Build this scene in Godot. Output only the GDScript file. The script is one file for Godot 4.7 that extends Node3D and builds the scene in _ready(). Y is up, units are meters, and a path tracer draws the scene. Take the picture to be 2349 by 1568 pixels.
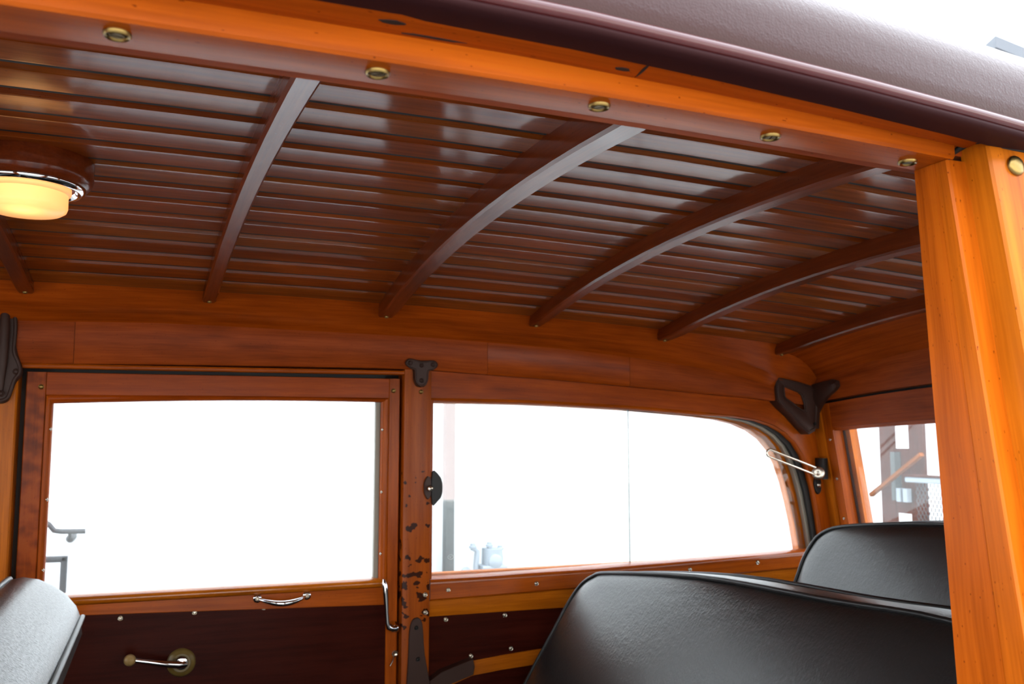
extends Node3D
# Interior of an old timber-bodied station wagon, seen through its open side door.
# x runs towards the rear of the car, y is up, z runs from the far side wall to the near door opening. Metres.

var rng := RandomNumberGenerator.new()
var mats := {}
var used_names := {}

# ---------------------------------------------------------------- shape of the body
func roof_y(x: float, z: float) -> float:
	var b := maxf(0.0, x + 0.5)
	return 1.72 - 0.1 * (z - 0.745) * (z - 0.745) - 0.028 * b * b

func table(t: Array, x: float) -> float:
	if x <= t[0][0]: return t[0][1]
	for i in range(1, t.size()):
		if x <= t[i][0]:
			var k: float = (x - t[i - 1][0]) / (t[i][0] - t[i - 1][0])
			return lerpf(t[i - 1][1], t[i][1], k)
	return t[-1][1]

const HEAD_TOP := [[-1.6, 1.60], [-0.74, 1.615], [-0.485, 1.622], [0.035, 1.614], [0.34, 1.601], [0.56, 1.583], [0.74, 1.562], [0.88, 1.534], [0.995, 1.498], [1.04, 1.485]]
const HEAD_LOW := [[-1.6, 1.53], [-0.74, 1.537], [-0.485, 1.542], [-0.045, 1.547], [0.036, 1.545], [0.34, 1.530], [0.56, 1.517], [0.89, 1.495], [1.04, 1.478]]
const COVE_TOP := [[-1.6, 1.63], [-0.74, 1.643], [-0.487, 1.649], [0.023, 1.646], [0.323, 1.633], [0.542, 1.620], [0.777, 1.583], [0.90, 1.553], [1.03, 1.53]]

func rear_x(y: float) -> float: return 1.055 - 0.17 * (y - 1.32)
func rear_head(z: float) -> float: return 1.603 - 0.11 * (z - 0.745) * (z - 0.745)
func rear_slot(z: float) -> float: return 1.522 - 0.065 * (z - 0.745) * (z - 0.745)
func rear_lite(z: float) -> float: return 1.443 - 0.04 * (z - 0.745) * (z - 0.745)
func near_bend(x: float) -> float: return -0.13 * maxf(0.0, x + 0.45) * maxf(0.0, x + 0.45)
func drip_y(x: float) -> float: return 1.5765 - 0.028 * maxf(0.0, x + 0.38)

# ---------------------------------------------------------------- mesh helpers
class MB:
	var v := PackedVector3Array()
	var n := PackedVector3Array()
	var t := PackedVector2Array()
	func tri(a: Vector3, b: Vector3, c: Vector3, na: Vector3, nb: Vector3, nc: Vector3, ua := Vector2.ZERO, ub := Vector2.ZERO, uc := Vector2.ZERO) -> void:
		var cr := (b - a).cross(c - a)
		if cr.length_squared() < 1e-18: return
		if cr.dot(na + nb + nc) > 0.0:
			v.append_array([a, c, b]); n.append_array([na, nc, nb]); t.append_array([ua, uc, ub])
		else:
			v.append_array([a, b, c]); n.append_array([na, nb, nc]); t.append_array([ua, ub, uc])
	func quad(a: Vector3, b: Vector3, c: Vector3, d: Vector3, na: Vector3, nb: Vector3, nc: Vector3, nd: Vector3, ua := Vector2.ZERO, ub := Vector2.ZERO, uc := Vector2.ZERO, ud := Vector2.ZERO) -> void:
		tri(a, b, c, na, nb, nc, ua, ub, uc)
		tri(a, c, d, na, nc, nd, ua, uc, ud)
	func mesh() -> ArrayMesh:
		var arr := []
		arr.resize(Mesh.ARRAY_MAX)
		arr[Mesh.ARRAY_VERTEX] = v
		arr[Mesh.ARRAY_NORMAL] = n
		arr[Mesh.ARRAY_TEX_UV] = t
		var m := ArrayMesh.new()
		m.add_surface_from_arrays(Mesh.PRIMITIVE_TRIANGLES, arr)
		return m

const UL := 0.8     # metres of wood along one texture width
const UW := 0.2     # metres across one texture height

# A solid through a row of closed sections (each an Array of Vector3, all of one size).
func loft(mb: MB, secs: Array, caps := true, closed := true, sharp := 0.75, uv_fit := false) -> MB:
	var m: int = secs.size()
	var k: int = secs[0].size()
	var cen: Array[Vector3] = []
	for s in secs:
		var c := Vector3.ZERO
		for p in s: c += p
		cen.append(c / k)
	var nw := Vector3.ZERO
	for i in k:
		nw += (secs[0][i] - cen[0]).cross(secs[0][(i + 1) % k] - cen[0])
	var side := 1.0 if nw.dot(cen[1] - cen[0]) >= 0.0 else -1.0
	var uo := rng.randf() * 3.0
	var vo := rng.randf() * 3.0
	var us: Array[float] = [0.0]
	for j in range(1, m): us.append(us[-1] + cen[j].distance_to(cen[j - 1]))
	var ne: int = k if closed else k - 1
	var vs: Array[float] = [0.0]
	var mid: int = m / 2
	for i in ne: vs.append(vs[-1] + secs[mid][(i + 1) % k].distance_to(secs[mid][i]))
	# edge normals
	var en := []
	for j in m:
		var row: Array[Vector3] = []
		for i in ne:
			var e: Vector3 = secs[j][(i + 1) % k] - secs[j][i]
			var a: Vector3 = (secs[mini(j + 1, m - 1)][i] + secs[mini(j + 1, m - 1)][(i + 1) % k]) * 0.5
			var b: Vector3 = (secs[maxi(j - 1, 0)][i] + secs[maxi(j - 1, 0)][(i + 1) % k]) * 0.5
			var nn := e.cross(a - b) * side
			if nn.length_squared() < 1e-20: nn = secs[j][i] - cen[j]
			row.append(nn.normalized())
		en.append(row)
	for j in m - 1:
		for i in ne:
			var q := [j, j + 1]
			var nn: Array[Vector3] = []
			for jj in q:
				var me: Vector3 = en[jj][i]
				var pi: int = (i - 1 + ne) % ne
				var ni: int = (i + 1) % ne
				var pr: Vector3 = en[jj][pi] if (closed or i > 0) else me
				var nx: Vector3 = en[jj][ni] if (closed or i < ne - 1) else me
				nn.append((me + pr).normalized() if me.dot(pr) > sharp else me)
				nn.append((me + nx).normalized() if me.dot(nx) > sharp else me)
			var u0: float = us[j] / UL + uo
			var u1: float = us[j + 1] / UL + uo
			var v0: float = vs[i] / UW + vo
			var v1: float = vs[i + 1] / UW + vo
			if uv_fit:
				u0 = us[j] / us[-1]; u1 = us[j + 1] / us[-1]; v0 = vs[i] / vs[-1]; v1 = vs[i + 1] / vs[-1]
			mb.quad(secs[j][i], secs[j][(i + 1) % k], secs[j + 1][(i + 1) % k], secs[j + 1][i], nn[0], nn[1], nn[3], nn[2],
				Vector2(u0, v0), Vector2(u0, v1), Vector2(u1, v1), Vector2(u1, v0))
	if caps and closed:
		for w in [0, m - 1]:
			var other: int = 1 if w == 0 else m - 2
			var cn := Vector3.ZERO
			for i in k: cn += (secs[w][i] - cen[w]).cross(secs[w][(i + 1) % k] - cen[w])
			cn = cn.normalized()
			if cn.dot(cen[w] - cen[other]) < 0.0: cn = -cn
			var ax: Vector3 = (secs[w][1] - secs[w][0]).normalized()
			for i in k:
				if ax.length_squared() > 0.5: break
				ax = (secs[w][(i + 1) % k] - secs[w][i]).normalized()
			var ay := cn.cross(ax)
			var poly := PackedVector2Array()
			for p in secs[w]: poly.append(Vector2((p - cen[w]).dot(ax), (p - cen[w]).dot(ay)))
			var ix := Geometry2D.triangulate_polygon(poly)
			for a in range(0, ix.size(), 3):
				mb.tri(secs[w][ix[a]], secs[w][ix[a + 1]], secs[w][ix[a + 2]], cn, cn, cn,
					poly[ix[a]] / UW, poly[ix[a + 1]] / UW, poly[ix[a + 2]] / UW)
	return mb

# rounded rectangle, centred, in 2D
func rrect(w: float, h: float, r: float, seg := 3) -> Array:
	var out := []
	r = minf(r, minf(w, h) * 0.49)
	for q in 4:
		var cx: float = (w * 0.5 - r) * [1, -1, -1, 1][q]
		var cy: float = (h * 0.5 - r) * [1, 1, -1, -1][q]
		for s in seg + 1:
			var a := PI * 0.5 * (q + float(s) / seg)
			out.append(Vector2(cx + r * cos(a), cy + r * sin(a)))
	return out

# straight member with softly rounded long edges; w along side, h along up
func bar(mb: MB, a: Vector3, b: Vector3, side: Vector3, up: Vector3, w: float, h: float, r := 0.003, seg := 2, fit := false) -> MB:
	var pr := rrect(w, h, r, seg)
	var s0 := []
	var s1 := []
	for p in pr:
		s0.append(a + side * p.x + up * p.y)
		s1.append(b + side * p.x + up * p.y)
	return loft(mb, [s0, s1], true, true, 0.75, fit)

# box from corner to corner, the long axis taken as grain
func slab(mb: MB, lo: Vector3, hi: Vector3, r := 0.002, seg := 1) -> MB:
	var d := hi - lo
	var c := (lo + hi) * 0.5
	if d.x >= d.y and d.x >= d.z:
		return bar(mb, Vector3(lo.x, c.y, c.z), Vector3(hi.x, c.y, c.z), Vector3.UP, Vector3.BACK, d.y, d.z, r, seg)
	if d.y >= d.z:
		return bar(mb, Vector3(c.x, lo.y, c.z), Vector3(c.x, hi.y, c.z), Vector3.RIGHT, Vector3.BACK, d.x, d.z, r, seg)
	return bar(mb, Vector3(c.x, c.y, lo.z), Vector3(c.x, c.y, hi.z), Vector3.RIGHT, Vector3.UP, d.x, d.y, r, seg)

# turned shape: profile [radius, height] about an axis
func lathe(mb: MB, at: Vector3, axis: Vector3, prof: Array, seg := 24) -> MB:
	var y := axis.normalized()
	var x := y.cross(Vector3(0.31, 0.2, 0.93)).normalized()
	var z := x.cross(y)
	var k: int = prof.size()
	var en: Array[Vector2] = []
	for i in k - 1:
		var d := Vector2(prof[i + 1][0] - prof[i][0], prof[i + 1][1] - prof[i][1]).normalized()
		en.append(Vector2(d.y, -d.x))
	for i in k - 1:
		var na := en[i]
		var nb := en[i]
		if i > 0 and en[i - 1].dot(en[i]) > 0.7: na = (en[i - 1] + en[i]).normalized()
		if i < k - 2 and en[i + 1].dot(en[i]) > 0.7: nb = (en[i + 1] + en[i]).normalized()
		for s in seg:
			var a0 := TAU * s / seg
			var a1 := TAU * (s + 1) / seg
			var r0 := x * cos(a0) + z * sin(a0)
			var r1 := x * cos(a1) + z * sin(a1)
			mb.quad(at + r0 * prof[i][0] + y * prof[i][1], at + r1 * prof[i][0] + y * prof[i][1],
				at + r1 * prof[i + 1][0] + y * prof[i + 1][1], at + r0 * prof[i + 1][0] + y * prof[i + 1][1],
				r0 * na.x + y * na.y, r1 * na.x + y * na.y, r1 * nb.x + y * nb.y, r0 * nb.x + y * nb.y,
				Vector2(a0, prof[i][1] / UW), Vector2(a1, prof[i][1] / UW), Vector2(a1, prof[i + 1][1] / UW), Vector2(a0, prof[i + 1][1] / UW))
	return mb

# round rod along points; radii may vary
func tube(mb: MB, pts: Array, radii: Array, seg := 10, closed := false) -> MB:
	var m: int = pts.size()
	var secs := []
	var nrm := Vector3.ZERO
	for j in m:
		var a: Vector3 = pts[(j + 1) % m] if closed else pts[mini(j + 1, m - 1)]
		var b: Vector3 = pts[(j - 1 + m) % m] if closed else pts[maxi(j - 1, 0)]
		var tg := (a - b).normalized()
		if j == 0:
			nrm = tg.cross(Vector3(0.2, 0.9, 0.35)).normalized()
		nrm = (nrm - tg * nrm.dot(tg)).normalized()
		var bi := tg.cross(nrm)
		var r: float = radii[mini(j, radii.size() - 1)]
		var s := []
		for q in seg:
			var an := TAU * q / seg
			s.append(pts[j] + nrm * cos(an) * r + bi * sin(an) * r)
		secs.append(s)
	if closed: secs.append(secs[0])
	return loft(mb, secs, not closed, true, 0.3)

# plate: polygon in x/y (world), from z0 to z1 with a small chamfer at the front
func plate(mb: MB, poly: Array, z0: float, z1: float, ch := 0.0015) -> MB:
	var c := Vector2.ZERO
	for p in poly: c += p
	c /= poly.size()
	var inner := PackedVector2Array()
	var pp := PackedVector2Array()
	for p in poly: pp.append(p)
	var off := Geometry2D.offset_polygon(pp, -ch)
	var s0 := []
	var s1 := []
	var s2 := []
	var k: int = poly.size()
	var area := 0.0
	for i in k: area += poly[i].cross(poly[(i + 1) % k])
	var sg := 1.0 if area > 0 else -1.0
	for i in k:
		var a: Vector2 = (poly[i] - poly[(i - 1 + k) % k]).normalized()
		var b: Vector2 = (poly[(i + 1) % k] - poly[i]).normalized()
		var nn := Vector2(a.y + b.y, -(a.x + b.x)).normalized() * sg
		var q: Vector2 = poly[i] - nn * ch
		s0.append(Vector3(poly[i].x, poly[i].y, z0))
		s1.append(Vector3(poly[i].x, poly[i].y, z1 - ch))
		s2.append(Vector3(q.x, q.y, z1))
	return loft(mb, [s0, s1, s2], true, true, 0.75)

func smooth_poly(pts: Array, per := 4, closed := true) -> Array:
	var out := []
	var k: int = pts.size()
	var last: int = k if closed else k - 1
	for i in last:
		var p0 = pts[(i - 1 + k) % k] if (closed or i > 0) else pts[0]
		var p1 = pts[i]
		var p2 = pts[(i + 1) % k]
		var p3 = pts[(i + 2) % k] if (closed or i < k - 2) else pts[k - 1]
		for s in per:
			out.append(p1.cubic_interpolate(p2, p0, p3, float(s) / per))
	if not closed: out.append(pts[k - 1])
	return out

# ---------------------------------------------------------------- nodes
func numbered(called: String) -> String:
	var c: int = used_names.get(called, -1) + 1
	used_names[called] = c
	return called if c == 0 else "%s_%03d" % [called, c]

func thing(called: String, label: String, category: String, at := Vector3.ZERO, group := "", kind := "") -> Node3D:
	var o := Node3D.new()
	o.name = numbered(called)
	add_child(o)
	o.position = at
	o.set_meta("label", label)
	o.set_meta("category", category)
	if group: o.set_meta("group", group)
	if kind: o.set_meta("kind", kind)
	return o

# a part of a thing; the mesh holds world coordinates
func part(parent: Node3D, called: String, mb: MB, mat: Material, label := "") -> MeshInstance3D:
	var o := MeshInstance3D.new()
	o.name = called
	o.mesh = mb.mesh()
	o.material_override = mat
	o.cast_shadow = GeometryInstance3D.SHADOW_CASTING_SETTING_ON
	parent.add_child(o, true)
	if parent.get_parent() == self: o.position = -parent.position
	if label: o.set_meta("label", label)
	return o

# a copy of a ready mesh as a part, at a world place
func put(parent: Node3D, called: String, mesh: Mesh, mat: Material, xf: Transform3D) -> MeshInstance3D:
	var o := MeshInstance3D.new()
	o.name = called
	o.mesh = mesh
	o.material_override = mat
	parent.add_child(o, true)
	o.transform = xf
	if parent.get_parent() == self: o.position -= parent.position
	return o

# ---------------------------------------------------------------- materials
func noise_image(kind: int, freq: float, sd: int, w: int, h: int, ow: int, oh: int, oct := 3) -> Image:
	var f := FastNoiseLite.new()
	f.noise_type = kind
	f.frequency = freq
	f.seed = sd
	f.fractal_octaves = oct
	var im := f.get_seamless_image(w, h)
	im.convert(Image.FORMAT_L8)
	im.resize(ow, oh, Image.INTERPOLATE_CUBIC)
	return im

func grain_image(sd: int, figure := 0.0) -> Image:
	var w := 1024
	var h := 512
	var a := noise_image(FastNoiseLite.TYPE_SIMPLEX_SMOOTH, 0.05, sd, 24, 256, w, h)
	var b := noise_image(FastNoiseLite.TYPE_SIMPLEX_SMOOTH, 0.12, sd + 1, 96, 512, w, h, 2)
	var c := noise_image(FastNoiseLite.TYPE_SIMPLEX_SMOOTH, 0.03, sd + 2, 96, 96, w, h)
	var d := noise_image(FastNoiseLite.TYPE_SIMPLEX_SMOOTH, 0.09, sd + 3, 256, 48, w, h, 3)
	var e := noise_image(FastNoiseLite.TYPE_SIMPLEX, 0.22, sd + 4, w / 2, h / 2, w, h, 1)
	var da := a.get_data()
	var db := b.get_data()
	var dc := c.get_data()
	var dd := d.get_data()
	var de := e.get_data()
	var out := PackedByteArray()
	out.resize(w * h * 3)
	for i in w * h:
		var s := 0.20 * (da[i] / 255.0 - 0.5) + 0.14 * (db[i] / 255.0 - 0.5) + 0.20 * (dc[i] / 255.0 - 0.5) + figure * (dd[i] / 255.0 - 0.5)
		var g := clampf(0.88 + s * 0.8, 0.2, 1.0)
		if de[i] > 249: g *= 0.6
		out[i * 3] = int(255.0 * minf(1.0, g * 1.02))
		out[i * 3 + 1] = int(255.0 * minf(1.0, pow(g, 1.18)))
		out[i * 3 + 2] = int(255.0 * minf(1.0, pow(g, 1.35)))
	return Image.create_from_data(w, h, false, Image.FORMAT_RGB8, out)

func wood(tex: Texture2D, tint: Color, rough := 0.4, coat := 0.8, coat_rough := 0.12, bump: Texture2D = null, bs := 0.2) -> StandardMaterial3D:
	var m := StandardMaterial3D.new()
	m.albedo_texture = tex
	m.albedo_color = tint
	m.roughness = rough
	m.metallic_specular = 0.1
	if coat > 0.0:
		m.clearcoat_enabled = true
		m.clearcoat = coat
		m.clearcoat_roughness = coat_rough
	if bump:
		m.normal_enabled = true
		m.normal_texture = bump
		m.normal_scale = bs
	return m

func plain(c: Color, rough: float, metal := 0.0, spec := 0.5) -> StandardMaterial3D:
	var m := StandardMaterial3D.new()
	m.albedo_color = c
	m.roughness = rough
	m.metallic = metal
	m.metallic_specular = spec
	return m

func leather(c: Color, rough: float, scale: float, bump: Texture2D, strength: float) -> StandardMaterial3D:
	var m := plain(c, rough)
	m.uv1_triplanar = true
	m.uv1_scale = Vector3.ONE * scale
	m.normal_enabled = true
	m.normal_texture = bump
	m.normal_scale = strength
	return m

func glass(c: Color) -> StandardMaterial3D:
	var m := plain(c, 0.02)
	m.transparency = BaseMaterial3D.TRANSPARENCY_ALPHA
	return m

func make_materials() -> void:
	var g1 := ImageTexture.create_from_image(grain_image(11))
	var g2 := ImageTexture.create_from_image(grain_image(47))
	var gf := ImageTexture.create_from_image(grain_image(83, 0.55))
	var bi := noise_image(FastNoiseLite.TYPE_SIMPLEX_SMOOTH, 0.05, 5, 64, 256, 512, 512, 3)
	bi.convert(Image.FORMAT_RGBA8)
	bi.bump_map_to_normal_map(2.0)
	var wb := ImageTexture.create_from_image(bi)
	var honey := Color(0.70, 0.335, 0.045)
	mats.honey = wood(g1, honey, 0.5, 0.25, 0.25, wb, 0.12)
	mats.honey2 = wood(g2, Color(0.655, 0.29, 0.045), 0.5, 0.25, 0.25, wb, 0.12)
	mats.amber = wood(g2, Color(0.76, 0.42, 0.07), 0.5, 0.25, 0.25, wb, 0.12)
	mats.figured = wood(gf, Color(0.62, 0.28, 0.06), 0.5, 0.25, 0.25, wb, 0.12)
	mats.slat = []
	for c in [Color(0.58, 0.27, 0.075), Color(0.61, 0.29, 0.08), Color(0.55, 0.25, 0.075), Color(0.60, 0.31, 0.095)]:
		mats.slat.append(wood(g1 if mats.slat.size() % 2 == 0 else g2, c, 0.5, 0.42, 0.11, wb, 0.16))
	mats.bow = wood(g2, Color(0.48, 0.205, 0.075), 0.4, 0.7, 0.18, wb, 0.12)
	mats.header = wood(g2, Color(0.63, 0.285, 0.09), 0.55, 0.1, 0.3, wb, 0.12)
	mats.mahogany = wood(g1, Color(0.25, 0.085, 0.05), 0.5, 0.06, 0.25, wb, 0.12)
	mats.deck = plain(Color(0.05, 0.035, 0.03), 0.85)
	mats.black = plain(Color(0.02, 0.018, 0.016), 0.7)
	mats.rubber = plain(Color(0.07, 0.07, 0.07), 0.6)
	mats.channel = plain(Color(0.56, 0.53, 0.48), 0.45)
	mats.chrome = plain(Color(0.86, 0.86, 0.86), 0.08, 1.0)
	mats.nickel = plain(Color(0.80, 0.76, 0.70), 0.22, 1.0)
	mats.brass = plain(Color(0.56, 0.46, 0.27), 0.32, 1.0)
	mats.iron = plain(Color(0.235, 0.145, 0.115), 0.5, 0.0, 0.4)
	mats.darkiron = plain(Color(0.06, 0.05, 0.05), 0.5, 0.2)
	mats.horn = plain(Color(0.62, 0.50, 0.30), 0.4)
	mats.bakelite = plain(Color(0.42, 0.34, 0.16), 0.4)
	# leather grains
	var la := noise_image(FastNoiseLite.TYPE_CELLULAR, 0.05, 3, 512, 512, 512, 512, 2)
	var lb := noise_image(FastNoiseLite.TYPE_SIMPLEX_SMOOTH, 0.012, 9, 512, 512, 512, 512, 4)
	var xa := la.get_data()
	var xb := lb.get_data()
	for i in xa.size(): xa[i] = int(0.55 * xa[i] + 0.45 * xb[i])
	var li := Image.create_from_data(512, 512, false, Image.FORMAT_L8, xa)
	li.convert(Image.FORMAT_RGBA8)
	li.bump_map_to_normal_map(3.0)
	var lt := ImageTexture.create_from_image(li)
	mats.seat = leather(Color(0.09, 0.09, 0.09), 0.31, 8.0, lt, 0.8)
	mats.seat.metallic_specular = 0.6
	mats.piping = plain(Color(0.085, 0.085, 0.085), 0.38)
	mats.roofskin = leather(Color(0.22, 0.125, 0.12), 0.27, 26.0, lt, 1.0)
	mats.roofskin.metallic_specular = 0.32
	mats.drip = plain(Color(0.28, 0.095, 0.10), 0.12)
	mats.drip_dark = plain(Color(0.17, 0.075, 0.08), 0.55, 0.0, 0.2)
	mats.glass = glass(Color(0.95, 0.98, 0.97, 0.06))
	mats.glass_edge = glass(Color(0.42, 0.52, 0.47, 0.55))
	mats.sill = wood(g2, Color(0.76, 0.42, 0.07), 0.4, 1.0, 0.12, wb, 0.1)
	mats.sill_rail = wood(g1, honey, 0.45, 0.8, 0.18, wb, 0.1)
	mats.honey_b = wood(g2, Color(0.72, 0.36, 0.05), 0.5, 0.25, 0.25, wb, 0.12)
	mats.etch = plain(Color(0.85, 0.88, 0.88), 0.7)
	# outside
	mats.stucco = plain(Color(0.93, 0.94, 0.94), 0.9)
	mats.stucco2 = plain(Color(0.90, 0.92, 0.93), 0.9)
	mats.concrete = plain(Color(0.50, 0.495, 0.485), 0.95)
	mats.steel = plain(Color(0.21, 0.215, 0.225), 0.5)
	mats.palepaint = plain(Color(0.86, 0.87, 0.86), 0.6)
	mats.meter = plain(Color(0.57, 0.61, 0.64), 0.6)
	mats.timber = wood(g2, Color(0.33, 0.195, 0.165), 0.8, 0.0)
	mats.reflection_orange = wood(g1, Color(0.56, 0.33, 0.16), 0.8, 0.0)  # tone of the glass reflection that is built as a solid bar
	mats.pipe_brown = plain(Color(0.50, 0.44, 0.43), 0.7)
	mats.pipe_grey = plain(Color(0.30, 0.32, 0.32), 0.7)
	mats.facade = plain(Color(0.92, 0.91, 0.89), 0.9)
	mats.gutter = plain(Color(0.40, 0.41, 0.43), 0.7)
	mats.floor = plain(Color(0.10, 0.09, 0.085), 0.9)

# ---------------------------------------------------------------- small hardware
var screw_mesh: ArrayMesh
var bolt_mesh: ArrayMesh
func make_hardware() -> void:
	# screw in a cup washer, axis +y, 10 mm across; the slot is cut by building the head in two halves
	var mb := MB.new()
	lathe(mb, Vector3.ZERO, Vector3.UP, [[0.0052, -0.001], [0.0052, 0.0006], [0.0046, 0.0014], [0.0039, 0.0012], [0.0034, 0.0004]], 18)
	for s in [-1.0, 1.0]:
		var secs := []
		for j in 4:
			var rr: float = [0.0034, 0.0032, 0.0024, 0.0012][j]
			var hh: float = [0.0004, 0.0012, 0.0020, 0.0023][j]
			var sec := []
			for q in 9:
				var a := PI * q / 8.0
				sec.append(Vector3(rr * cos(a), hh, s * (0.00035 + rr * sin(a) * 0.93)))
			secs.append(sec)
		loft(mb, secs, true, true, 0.4)
	lathe(mb, Vector3.ZERO, Vector3.UP, [[0.0034, 0.0004], [0.0001, 0.0004]], 12)
	screw_mesh = mb.mesh()
	# flush bolt cap in a ring
	mb = MB.new()
	lathe(mb, Vector3.ZERO, Vector3.UP, [[0.0062, -0.0005], [0.0062, 0.0008], [0.0055, 0.0017], [0.0047, 0.0013], [0.0043, 0.0004]], 22)
	for s in [-1.0, 1.0]:
		var secs := []
		for j in 3:
			var rr: float = [0.0043, 0.0039, 0.0028][j]
			var hh: float = [0.0002, 0.0007, 0.0011][j]
			var sec := []
			for q in 9:
				var a := PI * q / 8.0
				sec.append(Vector3(rr * cos(a), hh, s * (0.0004 + rr * sin(a) * 0.92)))
			secs.append(sec)
		loft(mb, secs, true, true, 0.4)
	lathe(mb, Vector3.ZERO, Vector3.UP, [[0.0043, 0.0002], [0.0001, 0.0002]], 12)
	bolt_mesh = mb.mesh()

func facing(at: Vector3, axis: Vector3, spin := 0.0, size := 1.0) -> Transform3D:
	var y := axis.normalized()
	var x := y.cross(Vector3(0.31, 0.2, 0.93)).normalized()
	var b := Basis(x, y, x.cross(y)).rotated(y, spin)
	return Transform3D(b.scaled_local(Vector3.ONE * size), at)

func screw(parent: Node3D, at: Vector3, axis := Vector3.BACK, size := 1.0, mat: Material = null) -> void:
	put(parent, "screw", screw_mesh, mat if mat else mats.nickel, facing(at, axis, rng.randf() * PI, size))

# ================================================================ build
func _ready() -> void:
	rng.seed = 20240517
	# ---- camera
	var cam := Camera3D.new()
	cam.name = "camera"
	cam.position = Vector3(-0.509, 1.40, 1.90)
	cam.rotation = Vector3(atan2(222.0, 2100.0), -deg_to_rad(21.0), 0.0)
	cam.fov = rad_to_deg(2.0 * atan(784.0 / 2100.0))
	cam.near = 0.02
	cam.far = 200.0
	var lens := CameraAttributesPhysical.new()
	lens.frustum_focal_length = 24.0 * 2100.0 / 1568.0
	lens.frustum_focus_distance = 0.8
	lens.exposure_aperture = 18.0
	lens.frustum_near = 0.02
	lens.frustum_far = 200.0
	cam.attributes = lens
	add_child(cam)
	cam.make_current()
	# ---- sky and exposure
	var we := WorldEnvironment.new()
	we.name = "world_environment"
	var env := Environment.new()
	env.background_mode = Environment.BG_SKY
	var sky := Sky.new()
	var sm := ProceduralSkyMaterial.new()
	var white := Color(0.93, 0.965, 1.0)
	sm.sky_top_color = white
	sm.sky_horizon_color = white
	sm.ground_bottom_color = Color(0.5, 0.5, 0.5)
	sm.ground_horizon_color = Color(0.5, 0.5, 0.5)
	sm.sky_energy_multiplier = 2.25
	sky.sky_material = sm
	env.sky = sky
	env.tonemap_mode = Environment.TONE_MAPPER_LINEAR
	env.tonemap_exposure = 1.0
	env.sdfgi_enabled = true
	env.ssao_enabled = true
	env.ssil_enabled = true
	we.environment = env
	add_child(we)
	# ---- sun: behind the white building beyond the car, so that the car stands in its shade
	var sun := DirectionalLight3D.new()
	sun.name = "sun"
	sun.light_energy = 2.6
	sun.light_color = Color(1.0, 0.99, 0.97)
	sun.light_angular_distance = 0.6
	sun.shadow_enabled = true
	add_child(sun)
	sun.look_at_from_position(Vector3(-1.2, 3.0, -5.0), Vector3.ZERO)
	make_materials()
	make_hardware()
	build_ceiling()
	build_far_wall()
	build_far_door()
	build_quarter_window()
	build_rear_wall()
	build_near_side()
	build_front_and_floor()
	build_outside()
	build_seats()
	build_dome_lamp()
	build_brackets()
	build_rear_hardware()

# ---------------------------------------------------------------- ceiling and roof
const XS := [-1.5, -0.9, -0.5, -0.25, 0.0, 0.22, 0.42, 0.6, 0.76, 0.88]

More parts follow.
